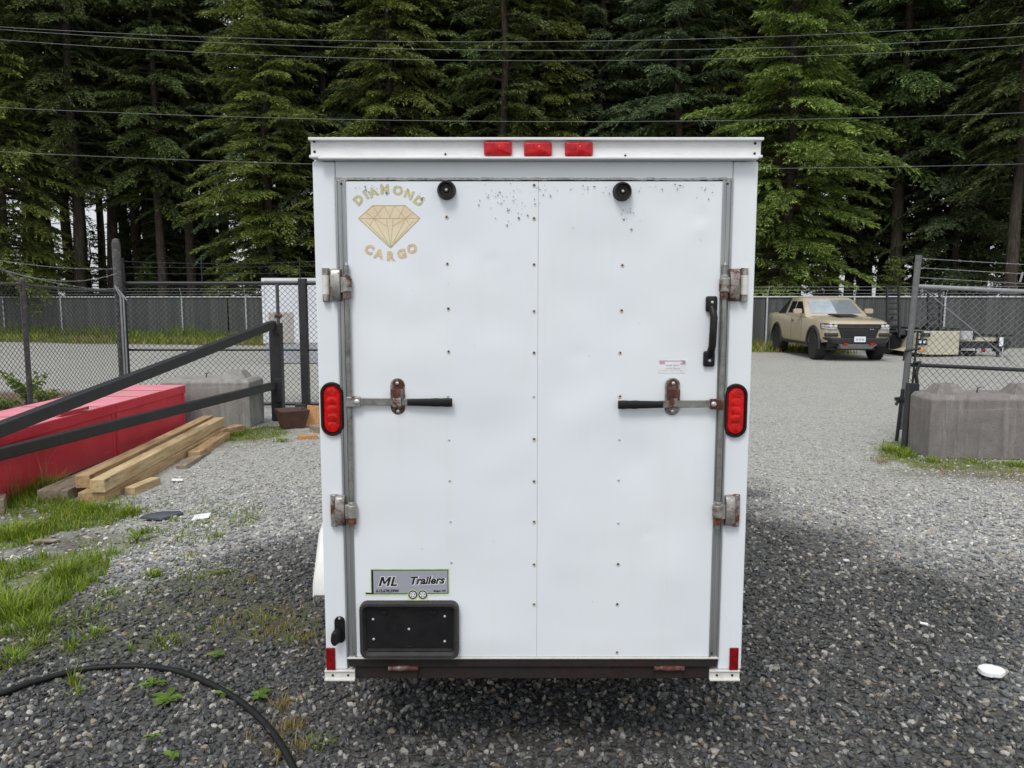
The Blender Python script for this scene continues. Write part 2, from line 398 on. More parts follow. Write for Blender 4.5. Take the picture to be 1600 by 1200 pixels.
# ---------------------------------------------------------------- loose crushed stone, each stone real near the camera
def gravel():
    rng = np.random.default_rng(11)
    t = (1+5**0.5)/2
    ico = np.array([(-1,t,0),(1,t,0),(-1,-t,0),(1,-t,0),(0,-1,t),(0,1,t),(0,-1,-t),(0,1,-t),(t,0,-1),(t,0,1),(-t,0,-1),(-t,0,1)])/math.sqrt(1+t*t)
    icf = np.array([(0,11,5),(0,5,1),(0,1,7),(0,7,10),(0,10,11),(1,5,9),(5,11,4),(11,10,2),(10,7,6),(7,1,8),(3,9,4),(3,4,2),(3,2,6),(3,6,8),(3,8,9),(4,9,5),(2,4,11),(6,2,10),(8,6,7),(9,8,1)])
    xs, ys, ss = [], [], []
    for (ya, yb, den, s0, s1) in ((2.3,3.6,2300,0.008,0.0185), (3.6,5.0,1900,0.008,0.0185), (5.0,7.0,1150,0.008,0.0185), (7.0,9.5,620,0.008,0.017), (9.5,13.5,300,0.008,0.015)):
        wd = 0.70*yb+0.5; n = int(2*wd*(yb-ya)*den)
        x = rng.uniform(-wd, wd, n); y = rng.uniform(ya, yb, n)
        keep = (np.abs(x) < 0.69*y+0.35)
        keep &= ~((x > -0.55) & (x < 0.7) & (y > 3.9))                      # out of sight under the trailer
        keep &= ~((x < -3.3) & (y > 6.5))
        keep &= rng.random(n) < 1-sstep(6.5, 13.3, y)*.97
        gm = grass_mask(x, y); keep &= rng.random(n) > gm*0.8
        keep &= rng.random(n) > dirt_mask(x, y)*0.8
        x, y = x[keep], y[keep]
        xs.append(x); ys.append(y); ss.append(s0+(s1-s0)*rng.random(len(x))**1.6)
    x, y, s_ = map(np.concatenate, (xs, ys, ss)); n = len(x)
    jit = ico[None] * rng.uniform(0.68, 1.25, (n, 12, 1))
    jit = jit * np.stack([rng.uniform(0.8,1.5,n), rng.uniform(0.7,1.1,n), rng.uniform(0.45,0.8,n)], 1)[:, None, :]
    q = rng.normal(size=(n,4)); q[:, 1:3] *= 0.35; q /= np.linalg.norm(q, axis=1)[:, None]
    a, b, c, d = q.T
    Rm = np.stack([np.stack([1-2*(c*c+d*d),2*(b*c-a*d),2*(b*d+a*c)],-1), np.stack([2*(b*c+a*d),1-2*(b*b+d*d),2*(c*d-a*b)],-1), np.stack([2*(b*d-a*c),2*(c*d+a*b),1-2*(b*b+c*c)],-1)], 1)
    vv = np.einsum('nij,nkj->nki', Rm, jit) * s_[:, None, None]
    zz = ground_z(x, y) + s_*rng.uniform(0.05, 0.55, n)
    vv += np.stack([x, y, zz], 1)[:, None, :]
    pal = np.array([(0.18,0.185,0.19),(0.26,0.265,0.27),(0.35,0.35,0.345),(0.44,0.44,0.425),(0.52,0.50,0.45),(0.46,0.38,0.27),(0.72,0.69,0.62)])
    pi = rng.choice(7, n, p=[0.24,0.25,0.20,0.14,0.09,0.04,0.04]); col = pal[pi]*rng.uniform(0.8,1.2,(n,1))
    wm = wet_mask(x, y)
    dry = (1-wm)*sstep(4.5, 9, y)*.78; col = col*(1-dry[:,None])+np.array([.43,.425,.395])*dry[:,None]
    col = col*(1-wm[:,None]*np.where(pi >= 4, 0.50, 0.735)[:,None])
    colv = np.concatenate([np.repeat(col, 12, 0), np.ones((n*12,1))], 1)
    fc = (icf[None]+np.arange(n)[:,None,None]*12).reshape(-1,3)
    k = NT('crushed_stone'); at = k.n('ShaderNodeAttribute', attribute_name='stone_col')
    f = k.ramp(k.noise(160, 3, 0.7), [(0.3, B4(0.72)), (0.7, B4(1.2))])
    cc_ = k.mix(1.0, at.outputs['Color'], f, 'MULTIPLY')
    wa = k.n('ShaderNodeAttribute', attribute_name='wet').outputs['Fac']
    M['stone'] = k.set(cc_, k.math('SUBTRACT', 0.85, k.math('MULTIPLY', wa, 0.42)), 0, 0.35)
    o = np_mesh('gravel', vv.reshape(-1,3), fc, M['stone'], attrs={'stone_col': ('FLOAT_COLOR', colv), 'wet': ('FLOAT', np.repeat(wm, 12))})
    tag(o, kind='stuff')
gravel()

# ---------------------------------------------------------------- grass
def blades(cx, cy, hh, rng, lean=0.5, wd=0.004, seg=3, z0=None, dirv=None, leanv=None):
    n = len(cx); az = rng.uniform(0, 2*math.pi, n) if dirv is None else dirv
    ln = rng.uniform(0.1, lean, n) if leanv is None else leanv
    z0 = ground_z(cx, cy) if z0 is None else z0
    side = np.stack([-np.sin(az), np.cos(az), np.zeros(n)], 1); od = np.stack([np.cos(az), np.sin(az), np.zeros(n)], 1)
    w_ = wd*rng.uniform(0.6, 1.4, n); V = []
    for i in range(seg+1):
        t = i/seg; p = np.stack([cx, cy, z0], 1) + od*(hh*ln*t*t)[:,None] + np.array([0,0,1])*(hh*(t-0.35*ln*t*t))[:,None]
        ww = (w_*(1-t*0.92))[:,None]; V += [p-side*ww, p+side*ww]
    V = np.stack(V, 1); F = np.array([(2*i, 2*i+1, 2*i+3, 2*i+2) for i in range(seg)])
    return V.reshape(-1,3), (F[None]+np.arange(n)[:,None,None]*2*(seg+1)).reshape(-1,4)
def leaf_mat(key, stops, trans=0.25, rough=0.55, obj_var=0.0, attr=None):
    k = NT(key); g = k.n('ShaderNodeNewGeometry'); c = k.ramp(g.outputs['Random Per Island'], stops)
    if obj_var:
        oi = k.n('ShaderNodeObjectInfo'); c2 = k.n('ShaderNodeHueSaturation')
        k.l(k.math('ADD', k.math('MULTIPLY', oi.outputs['Random'], 0.028), 0.476), c2.inputs['Hue'])
        k.l(k.math('ADD', k.math('MULTIPLY', oi.outputs['Random'], obj_var), 1-obj_var/2), c2.inputs['Value'])
        k.l(c, c2.inputs['Color']); c = c2.outputs[0]
        big = k.ramp(k.noise(0.55, 3, 0.6), [(0.35, B4(0.6)), (0.65, B4(1.25))]); c = k.mix(1.0, c, big, 'MULTIPLY')
    m_ = k.set(c, rough, 0, 0.25)
    tr = k.n('ShaderNodeBsdfTranslucent'); k.l(c, tr.inputs[0]); mx = k.n('ShaderNodeMixShader'); mx.inputs[0].default_value = trans
    k.l(k.b.outputs[0], mx.inputs[1]); k.l(tr.outputs[0], mx.inputs[2]); k.l(mx.outputs[0], k.out.inputs[0]); M[key] = m_; return m_
leaf_mat('grass', [(0.0,(0.07,0.13,0.010)), (0.4,(0.15,0.24,0.016)), (0.75,(0.25,0.34,0.026)), (0.94,(0.34,0.38,0.055)), (1.0,(0.40,0.34,0.14))], 0.3)
leaf_mat('dry_grass', [(0.0,(0.16,0.15,0.05)), (0.5,(0.30,0.23,0.09)), (1.0,(0.38,0.31,0.16))], 0.3)
leaf_mat('weed', [(0.0,(0.07,0.13,0.02)), (0.6,(0.14,0.23,0.035)), (1.0,(0.21,0.30,0.06))], 0.3)
def in_poly(poly, n, rng):
    p = np.array(poly); lo, hi = p.min(0), p.max(0); X = rng.uniform(lo[0], hi[0], n*4); Y = rng.uniform(lo[1], hi[1], n*4)
    k_ = pip(X, Y, poly); return X[k_][:n], Y[k_][:n]
def grass():
    rng = np.random.default_rng(3); Vs, Fs, off = [], [], 0
    def put(v, f):
        nonlocal off
        Vs.append(v); Fs.append(f+off); off += len(v)
    dens = [4600, 4600, 1800, 420]; hts = [0.07, 0.085, 0.055, 0.06]
    for poly, de, h in zip(GRASS_POLYS, dens, hts):
        p = np.array(poly); ar = 0.5*abs(np.dot(p[:,0], np.roll(p[:,1],1))-np.dot(p[:,1], np.roll(p[:,0],1)))
        x, y = in_poly(poly, int(ar*de), rng); cl = fbm(x, y, 4.0, 30); k_ = rng.random(len(x)) < sstep(0.30, 0.58, cl)*1.1
        x, y, cl = x[k_], y[k_], cl[k_]
        put(*blades(x, y, h*rng.uniform(0.4, 1.3, len(x))*(0.5+cl), rng, 1.0, 0.0036))
    # single tufts: photo spots, radius, blades, height
    for (px, py, r, n, h) in [(100,905,.09,260,.24),(20,960,.2,500,.20),(60,985,.12,160,.16),(20,840,.14,300,.2),(150,800,.15,260,.16),(205,805,.12,200,.12),(225,835,.06,60,.12),(170,868,.05,70,.1),
            (240,905,.05,80,.10),(340,842,.06,60,.06),(215,850,.02,14,.16),(55,1010,.07,60,.13),(110,1015,.04,40,.13),(20,1035,.10,140,.12),(145,995,.06,60,.10),(260,1010,.08,90,.07),
            (175,930,.07,70,.07),(320,820,.08,70,.05),(270,815,.07,60,.06),(390,815,.06,50,.05),(205,1020,.015,12,.09),(113,1070,.02,26,.14),(120,1090,.02,16,.12),(440,690,.12,140,.09),(370,680,.15,220,.10),
            (30,775,.18,340,.3),(80,765,.12,200,.28),(1395,708,.16,240,.17),(1415,715,.10,160,.16),(1455,722,.10,120,.10),(1520,722,.2,160,.08),(1590,728,.16,200,.10),
            (400,975,.10,70,.05),(495,1165,.05,50,.06),(460,1005,.07,50,.05),(560,985,.05,20,.04),(290,880,.1,70,.05),(310,905,.08,50,.05)]:
        c = G(px, py); x = c.x+rng.normal(0, r*.5, n); y = c.y+rng.normal(0, r*.5, n)
        az = np.arctan2(y-c.y, x-c.x)+rng.normal(0,.5,n); put(*blades(x, y, h*.72*rng.uniform(.4,1.1,n), rng, 1.0, 0.0036, dirv=az, leanv=rng.uniform(.2,1.1,n)))
    # thin stragglers that let the patches fade into the gravel
    for poly, n in ((gp([(0,760),(230,780),(420,790),(400,830),(250,880),(200,960),(60,1040),(0,1060)]), 5200), (gp([(0,1000),(330,870),(500,930),(505,1020),(200,1040),(0,1080)]), 900)):
        x, y = in_poly(poly, n, rng); k_ = (fbm(x, y, 2.2, 61) > .52) & (rng.random(len(x)) < .8); x, y = x[k_], y[k_]
        put(*blades(x, y, rng.uniform(.02,.075,len(x)), rng, 1.2, 0.0034))
    # far verge in front of the slatted fence
    n = 13000; x = rng.uniform(-25, 11, n); y = fence_y(x)-rng.uniform(0.05, 4.0, n); k_ = rng.random(n) < grass_mask(x, y); x, y = x[k_], y[k_]
    put(*blades(x, y, rng.uniform(.15,.55,len(x))*(.5+fbm(x,y,.7,33)), rng, .6, 0.02, 2, z0=np.zeros(len(x))) if False else blades(x, y, rng.uniform(.06,.34,len(x))*(.2+2.6*fbm(x,y,.5,33)**2), rng, .6, 0.022, 3))
    n = 5200; x = rng.uniform(-25, 9, n); y = fence_y(x)-rng.uniform(.08, .9, n)**1.5; put(*blades(x, y, rng.uniform(.15,.75,n)*(.35+1.3*fbm(x,y,.6,52)), rng, .5, .014, 3))
    o = np_mesh('grass', np.concatenate(Vs), np.concatenate(Fs), M['grass']); tag(o, kind='stuff')
    Vs.clear(); Fs.clear(); off = 0
    for (px, py, r, n, h) in [(440,1105,.06,150,.05),(455,1140,.07,200,.055),(440,1180,.06,150,.05),(425,985,.13,160,.05),(480,1000,.10,120,.05),(440,960,.12,120,.05),(470,1170,.05,60,.05),(385,1160,.05,40,.05),
            (300,870,.06,40,.04),(1480,735,.25,260,.05),(1560,745,.4,420,.05),(1620,745,.25,200,.05),(1375,722,.15,120,.10),(400,690,.25,200,.05),(330,940,.1,60,.05),(350,975,.08,50,.05),
            (40,770,.18,70,.55),(60,755,.12,60,.6),(10,785,.12,40,.45),(90,820,.2,120,.06),(390,910,.06,40,.06),(335,905,.1,60,.05)]:
        c = G(px, py); x = c.x+rng.normal(0, r*.5, n); y = c.y+rng.normal(0, r*.5, n); put(*blades(x, y, h*rng.uniform(.4,1.1,n), rng, .8, 0.0026))
    n = 7000; x = rng.uniform(-25, 11, n); y = fence_y(x)-rng.uniform(0.2, 4.2, n); put(*blades(x, y, rng.uniform(.06,.34,n), rng, .9, 0.018, 3))
    o = np_mesh('dry_grass', np.concatenate(Vs), np.concatenate(Fs), M['dry_grass']); tag(o, kind='stuff')
grass()
def weed_plant(px, py, r, n, seed, label, wd=0.016, up=0.35):
    rng = np.random.default_rng(seed); c = G(px, py); az = np.arange(n)*2.4+rng.normal(0,.3,n)
    V, F = [], []; off = 0
    for i in range(n):
        L = r*rng.uniform(.55,1.1); d = np.array([math.cos(az[i]), math.sin(az[i]), 0]); s_ = np.array([-d[1], d[0], 0]); el = up*rng.uniform(.4,1.3)
        prof = [.15,.5,.8,1.0,.85,.45,.02]; m_ = len(prof)-1
        for j, pw in enumerate(prof):
            t = j/m_; p = d*L*t+np.array([0,0,0.008+L*(el*t-el*.9*t*t)]); jag = 1+.25*(-1)**j
            V += [p-s_*wd*pw*jag, p+np.array([0,0,-.004*pw]), p+s_*wd*pw*jag]
        for j in range(m_):
            a = off+3*j; F += [(a,a+1,a+4,a+3),(a+1,a+2,a+5,a+4)]
        off += 3*(m_+1)
    o = np_mesh('weed', np.array(V), np.array(F), M['weed'], smooth=True)
    o.location = (c.x, c.y, float(ground_z(c.x, c.y))+.012); o.scale = (1.12, 1.12, 1.3); tag(o, label, 'weed', 'weeds growing in the gravel')
weed_plant(262,1100,.075,11,1,'flat rosette weed with toothed leaves inside the hose loop, nearer the camera of two')
weed_plant(238,1076,.07,7,2,'flat weed with long leaves inside the hose loop just under the top of its curve',.013)
weed_plant(350,1092,.05,6,3,'small pale weed beside the inner side of the hose where it bends down',.011)
weed_plant(268,1190,.04,5,4,'bright green seedling at the bottom edge of the gravel inside the hose loop',.013,.9)
weed_plant(340,1030,.05,6,5,'low green weed on the dark gravel just beyond the top of the hose curve',.012)
weed_plant(345,900,.06,7,6,'low leafy weed alone on dark gravel below the small white paper scrap',.012)
weed_plant(212,850,.11,5,7,'tall two leaved weed standing on pale gravel near the dark plastic scrap',.014,1.6)
weed_plant(405,1095,.06,8,8,'broad leaved weed touching the outer side of the hose near its bend',.014)
weed_plant(240,1160,.035,6,9,'tiny sprig weed low on the gravel below the rosette weeds',.006,1.0)
# ================================================================== CARGO TRAILER
YR = 2.68; XL, XR = -0.680, 0.839
root = empty('cargo_trailer', (0.08, YR, 0), 'white enclosed cargo trailer with red lights and rusty bar locks standing on dark gravel', 'cargo trailer')
def T(px, py, d=0.0): p = P(px, py, YR-d); return p.x, p.z
def part(mb, name, mats, parent=root, **kw): return mb.build(name, mats, parent, world=True, **kw)
def at(px, py, d=0.0, rot=0.0):               # frame on the rear face: local x right, y up (text plane)
    x, z = T(px, py, d)
    return Matrix.Translation((x, YR-d, z)) @ Matrix.Rotation(rot, 4, 'Y') @ Matrix.Rotation(math.pi/2, 4, 'X')
ztop = T(830, 214)[1]; zpost = T(500, 1046)[1]; zcap = T(500, 1062)[1]; zhb = T(800, 250)[1]
xcl0, xcl1 = T(524, 300)[0], T(541, 300)[0]; xcr0, xcr1 = T(1128, 300)[0], T(1145, 300)[0]
zd1, zd0 = T(830, 282)[1], T(830, 1027)[1]
# box body: side walls, front, roof, floor, all behind the rear frame
L_ = 2.75
mb = MB(); mb.box(XL, XL+0.03, YR+0.03, YR+L_, zcap+0.03, ztop-0.02); mb.box(XR-0.03, XR, YR+0.03, YR+L_, zcap+0.03, ztop-0.02)
mb.box(XL+0.03, XR-0.03, YR+L_-0.03, YR+L_, zcap+0.03, ztop-0.02); mb.box(XL+0.03, XR-0.03, YR+0.09, YR+L_-0.03, zcap+0.1, zcap+0.14)
mb.add([(XL,YR+L_,zcap+.03),(0.08,YR+L_+.45,zcap+.03),(XR,YR+L_,zcap+.03),(XL,YR+L_,ztop-.02),(0.08,YR+L_+.45,ztop-.02),(XR,YR+L_,ztop-.02)], [(0,1,4,3),(1,2,5,4),(3,4,5),(2,1,0)])
part(mb, 'body', M['white'])
mb = MB(); mb.box(XL-0.004, XR+0.004, YR+0.02, YR+L_, ztop-0.02, ztop-0.004); part(mb, 'roof', M['white'], bevel=0.004)
for s_, (a, b) in ((0, (XL, xcl0)), (1, (xcr1, XR))):
    mb = MB(); mb.box(a, b, YR, YR+0.05, zpost, zhb-0.004); part(mb, 'corner_post', M['white'], bevel=0.005)
mb = MB(); mb.box(xcl0+0.0015, xcr1-0.0015, YR+0.004, YR+0.05, zd1+0.004, zhb-0.004); part(mb, 'door_header', M['white'])
# flanged roof trim across the rear
x0, x1 = T(482, 230, 0.03)[0], T(1193, 230, 0.03)[0]
zt0, zt1 = T(830, 246, 0.03)[1], T(830, 219, 0.03)[1]
mb = MB(); mb.box(x0+.004, x1-.004, YR-0.016, YR+0.02, zt0, zt1)
mb.box(x0, x1, YR-0.034, YR+0.02, zt1, zt1+0.009)
mb.box(T(498,250,.03)[0], T(1184,250,.03)[0], YR-0.040, YR+0.002, zt0-0.006, zt0+0.001)
mb.box(x0-.001, x0+.034, YR-0.022, YR+0.001, zt0+0.001, zt0+0.010); mb.box(x1-.034, x1+.001, YR-0.022, YR+0.001, zt0+0.001, zt0+0.010)
tr = part(mb, 'roof_trim', M['trim'], bevel=0.0015)
def dots(name, pts, r, mat, parent, d=0.0, h=0.003, n=10, halo=None):
    if name != 'rivet' and len(pts) > 1:
        for p_ in pts: dots(name, [p_], r, mat, parent, d, h, n)
        return
    mb = MB(); rn = random.Random(len(pts))
    for (px, py) in pts:
        x, z = T(px, py, d); k_ = rn.uniform(.85, 1.15)
        if name == 'rivet': d = .0078-wave(x, z)
        mb.lathe([(r*k_, YR-d+0.001), (r*k_*.9, YR-d-h*.6), (r*k_*.35, YR-d-h)], 'y', n, (x, 0, z))
    return part(mb, name, mat, parent)
dots('trim_screw', [(491,221),(491.5,237),(1180,224),(1179,240)], 0.0055, M['dark_hole'], tr, 0.016)
dots('trim_screw', [(696,241),(977,243)], 0.0045, M['dark_hole'], tr, 0.016)
# rusty lower sill beam and the door's lower angle
mb = MB(); mb.box(T(555,1050)[0], T(1110,1050)[0], YR+0.004, YR+0.07, zcap+0.002, T(830,1040)[1]); part(mb, 'rear_sill', M['sill_rust'], bevel=0.003)
mb = MB(); mb.box(T(547,1036)[0], T(1119,1036)[0], YR-0.006, YR+0.05, T(830,1041)[1]+.001, zd0-0.004); part(mb, 'sill_angle', M['sill_rust'], bevel=0.002)
for a, b in ((508, 555), (1108, 1155)):
    xa, xb = T(a,1055)[0], T(b,1055)[0]
    mb = MB(); mb.box(xa, xb, YR-0.004, YR+0.05, zcap, zpost-.001); mb.box(xa, xb, YR-0.012, YR-0.004, zcap, zcap+0.007); mb.box(xa, xb, YR-0.009, YR-0.004, zpost-.006, zpost-.001)
    cp = part(mb, 'corner_cap', M['cap_metal'], bevel=0.001)
    dots('cap_screw', [(a+12,1055),(a+36,1055)], 0.0055, M['dark_hole'], cp, 0.004)
for a in (630, 1046):
    x_, z_ = T(a, 1045, .01); mb = MB(); mb.tube([(x_-.055,YR-.006,z_),(x_+.055,YR-.006,z_)], 0.0085, 12)
    mb.tube([(x_-.02,YR-.006,z_),(x_+.02,YR-.006,z_)], 0.0102, 12)
    rh_ = part(mb, 'ramp_hinge', M['hasp_rust'], bevel=0.001); mb = MB(); mb.box(x_-.05,x_+.05,YR-.003,YR+.003,z_-.04,z_-.004); part(mb, 'hinge_leaf', M['sill_rust'], rh_)
mb = MB(); mb.box(XL+.1, XL+.15, YR+.08, YR+L_, zcap+.0, zcap+.1); mb.box(XR-.15, XR-.1, YR+.08, YR+L_, zcap+.0, zcap+.1)
for y_ in (0.7, 1.3, 1.9): mb.box(XL+.15, XR-.15, YR+y_, YR+y_+.05, zcap+.02, zcap+.09)
mb.box(.04,.12,YR+L_,YR+L_+1.2,zcap+.0,zcap+.08); mb.tube([(.08,YR+L_+1.0,0.02),(.08,YR+L_+1.0,.75)], .03)
part(mb, 'chassis', M['sill_rust'])
# ---- ramp door: two skins with a seam, framed by worn aluminium edge channels
door = empty('ramp_door', (0,0,0), None, None); door.parent = root
xs_ = T(840, 600)[0]
DENTS = [T(px, py)+(s_, h) for px, py, s_, h in ((769,407,.020,.0022),(1096,338,.022,.0024),(1094,358,.020,-.0022),(1012,832,.018,.0018),(905,555,.03,.0022),(760,690,.10,.0045),(930,640,.09,-.0045),(820,760,.08,.0035),(1000,720,.09,.0035),(640,480,.08,-.003),(900,460,.10,.0035),(1050,900,.07,-.003))]
def wave(x, z):
    a, b = (xcl1, xs_) if x < xs_ else (xs_, xcr0)
    e = max(0, min(1, (x-a)/.05, (b-x)/.05, (z-zd0)/.08, (zd1-z)/.08))
    return (float(fbm(x*1.0+9, z*1.0, 1.9, 41))-.5)*0.022*e + e*sum(h*math.exp(-((x-a_)**2+(z-b_)**2)/(s_*s_)) for a_, b_, s_, h in DENTS)
def drape(mb, sink=0.0):                               # let thin things follow the waves of the skin
    mb.v = [(x, y+wave(x, z)+sink, z) for x, y, z in mb.v]; return mb
def door_skin(a, b, name):
    nx, nz = 40, 100; mb = MB(); X = np.linspace(a, b, nx); Z = np.linspace(zd0+.006, zd1-.004, nz)
    vs = []
    for z in Z:
        for x in X:
            vs.append((x, YR-0.006+wave(x, z), z))
    fs = [(j*nx+i, j*nx+i+1, (j+1)*nx+i+1, (j+1)*nx+i) for j in range(nz-1) for i in range(nx-1)]
    mb.add(vs, fs); mb.box(a, b, YR+.012, YR+.03, zd0+.005, zd1-.004)
    return part(mb, name, M['white'], door, smooth=40)
door_skin(xcl1, xs_-.0004, 'door_skin'); skr = door_skin(xs_+.0004, xcr0, 'door_skin')
for a, b in ((xcl0+.002, xcl1), (xcr0, xcr1-.002)):
    mb = MB(); w_ = b-a
    mb.box(a, b, YR-0.004, YR+0.03, zd0+.003, zd1); mb.box(a, a+w_*.16, YR-0.010, YR-0.004, zd0+.003, zd1); mb.box(b-w_*.16, b, YR-0.010, YR-0.004, zd0+.003, zd1)
    mb.box(a+w_*.42, a+w_*.58, YR-0.007, YR-0.004, zd0+.003, zd1)
    ch = part(mb, 'edge_channel', M['aluminium'], door, bevel=0.0008)
    cpx = 533 if a < 0 else 1137
    dots('channel_screw', [(cpx, 287), (555 if a < 0 else 1112, 1021)], 0.0045, M['dark_hole'], ch, 0.007)
mb = MB(); mb.box(xcl0+.002, xcr1-.002, YR-0.011, YR+.002, zd0-.002, zd0+.0045); part(mb, 'door_bottom_edge', M['cap_metal'], door, bevel=.001)
def gasket():
    k = NT('worn_gasket'); f = k.noise(60, 6, .8, (1,1,3)); c = k.ramp(f, [(.3,(.08,.08,.07)),(.5,(.38,.38,.35)),(.7,(.55,.55,.52))]); k.bump(f,.6,.004); return k.set(c,.8)
mb = MB(); rn = random.Random(2)
for i in range(60):
    xa = xcl0+(xcr1-xcl0)*i/60; xb = xcl0+(xcr1-xcl0)*(i+1)/60; dz = rn.uniform(-.0012,.0012)
    mb.box(xa, xb-.0004, YR-.005+rn.uniform(-.001,.001), YR+.003, zd1+.0005+dz, zd1+.0085+dz)
part(mb, 'door_gasket', gasket(), door)
mb = MB(); mb.box(xcl0+.002, xcr1-.002, YR-.001, YR+.004, zd1-.0045, zd1+.0002); part(mb, 'door_gap', M['dark_hole'], door)
# rivets along the stiffeners, with the rust they bleed
riv_mid = [(834.5,y) for y in (289,341,413,486,551,686,752,815,882,944)]
riv_l = [(698,339),(699,412),(700.5,482),(701,549)]; riv_lg = [(701.5,687),(702.5,751),(704,815),(705,879),(700,619)]
riv_r = [(973,414),(971.5,485),(969,551),(968.5,619),(965.5,881),(964.5,944),(964,1019)]; riv_rg = [(975,342),(968,687),(966.5,750),(966,817)]
dots('rivet', riv_mid, .0040, M['rivet_rust'], door, .0075, .0025); dots('rivet', [(834,619.5)]+riv_lg+riv_rg, .0036, M['rivet_grey'], door, .0075, .0025)
dots('rivet', riv_l+riv_r, .0040, M['rivet_rust'], door, .0075, .0025)
mb = MB(); rn = random.Random(8)
for (px, py) in riv_mid+riv_l+riv_r:
    x, z = T(px, py, .0072); n = 14; r_ = rn.uniform(.005,.0066)
    mb.add([(x+r_*math.cos(a)*rn.uniform(.85,1.1), YR-.0086, z+r_*math.sin(a)*rn.uniform(.85,1.15)-.001) for a in [2*math.pi*k/n for k in range(n)]], [tuple(range(n))])
part(drape(mb), 'rust_stain', M['halo'], door)
# chips in the paint along the top of the door and a few lower
mb = MB(); rn = random.Random(21)
def chip(px, py, s):
    x, z = T(px, py, .009); n = rn.choice((4,5,6)); el = rn.uniform(.35,.9); ro = rn.uniform(0,3.1); pts = []
    for k in range(n):
        a = 2*math.pi*k/n; u, v = s*math.cos(a)*rn.uniform(.5,1.2), s*el*math.sin(a)*rn.uniform(.5,1.2)
        pts.append((x+u*math.cos(ro)-v*math.sin(ro), YR-.0098, z+u*math.sin(ro)+v*math.cos(ro)))
    mb.add(pts, [tuple(range(n))])
for n, (ax, ay), (sx, sy) in ((46,(790,305),(42,20)),(18,(800,330),(30,18)),(26,(590,294),(45,8)),(40,(930,294),(140,8)),(14,(985,335),(16,16)),(10,(1040,292),(60,8)),(8,(850,300),(10,14)),(14,(1105,296),(14,14)),(7,(660,310),(8,8))):
    for i in range(n):
        px, py = rn.gauss(ax, sx*.55), rn.gauss(ay, sy*.55)
        if 545 < px < 1122 and 287 < py < 380: chip(px, py, abs(rn.gauss(.0020, .0014))+.0008)
for px, py in ((896,357),(894,355),(1095,375),(645,454),(701,443),(660,857),(641,650),(926,940),(1032,820),(1000,505),(742,540),(1012,830),(771,845),(921,556),(725,900)): chip(px, py, .0018)
part(drape(mb), 'paint_chip', M['chip'], door)
# dents pressed into the skin read as small highlights
# ---- decal: emblem and lettering
dec = MB(); dec.cur = 0
cx, cy = 606, 362
for ch, px, py, a in zip('DIAMOND', (560.4,571.8,583.3,601,621.4,638.9,653.4), (312.4,304.6,300.6,296.2,298,304,314.5), (-45,-34,-22,-3,11,26,42)):
    dec.text(ch, .0400, at(px, py, .0092, R(a)), .0023)
dec.cur = 1
for ch, px, py, a in zip('CARGO', (576.7,592,610,628,644.3), (390.5,397.5,400.8,397.2,389), (24,12,0,-13,-26)):
    dec.text(ch, .0400, at(px, py, .0092, R(a)), .0027)
dec.cur = 2
dm = [(560,341),(582,321),(633,321),(656,341),(610,387)]
def gem_row(py):
    if py < 341: t = (py-321)/20; return 582-22*t, 633+23*t
    t = (py-341)/46; return 560+50*t, 656-46*t
rows = [321,325,329,333,337,341,346,351,356,361,366,371,376,381,386.9]
for ya, yb in zip(rows[:-1], rows[1:]):
    (la, ra), (lb, rb) = gem_row(ya), gem_row(yb)
    for k in range(10):
        q4 = [(la+(ra-la)*k/10, ya), (lb+(rb-lb)*k/10, yb), (lb+(rb-lb)*(k+1)/10, yb), (la+(ra-la)*(k+1)/10, ya)]
        dec.add([(lambda q: (q[0], YR-.0088, q[1]))(T(px, py, .0088)) for px, py in q4], [(0,1,2,3)])
lettering = part(drape(dec, .0021), 'emblem_decal', [M['decal_olive'], M['decal_tan'], M['decal_gold']], door)
dl = MB()
def ln(a, b, wd=.0011, d=.0094):
    (xa, za), (xb, zb) = T(*a, d), T(*b, d); v = Vector((xb-xa, 0, zb-za)); nrm = Vector((-v.z, 0, v.x)).normalized()*wd
    p, q = Vector((xa, YR-d, za)), Vector((xb, YR-d, zb)); n = 8
    for k in range(n):
        a_, b_ = p+(q-p)*(k/n), p+(q-p)*((k+1)/n); dl.add([a_-nrm, b_-nrm, b_+nrm, a_+nrm], [(0,1,2,3)])
for i in range(5): ln(dm[i], dm[(i+1)%5])
for a, b in (((560,341),(656,341)),((582,321),(595,341)),((600,321),(584,341)),((600,321),(610,341)),((616,321),(608,341)),((633,321),(622,341)),((616,321),(634,341)),((571,331),(584,341)),((646,331),(634,341)),
             ((584,341),(610,387)),((634,341),(610,387)),((604,341),(610,387)),((614,341),(610,387)),((571,345),(605,380)),((646,345),(615,380)),((584,341),(604,353)),((634,341),(614,353)),((578,352),(584,341)),((640,352),(634,341))): ln(a, b, .0008)
part(drape(dl, .0021), 'emblem_line', M['decal_line'], lettering)
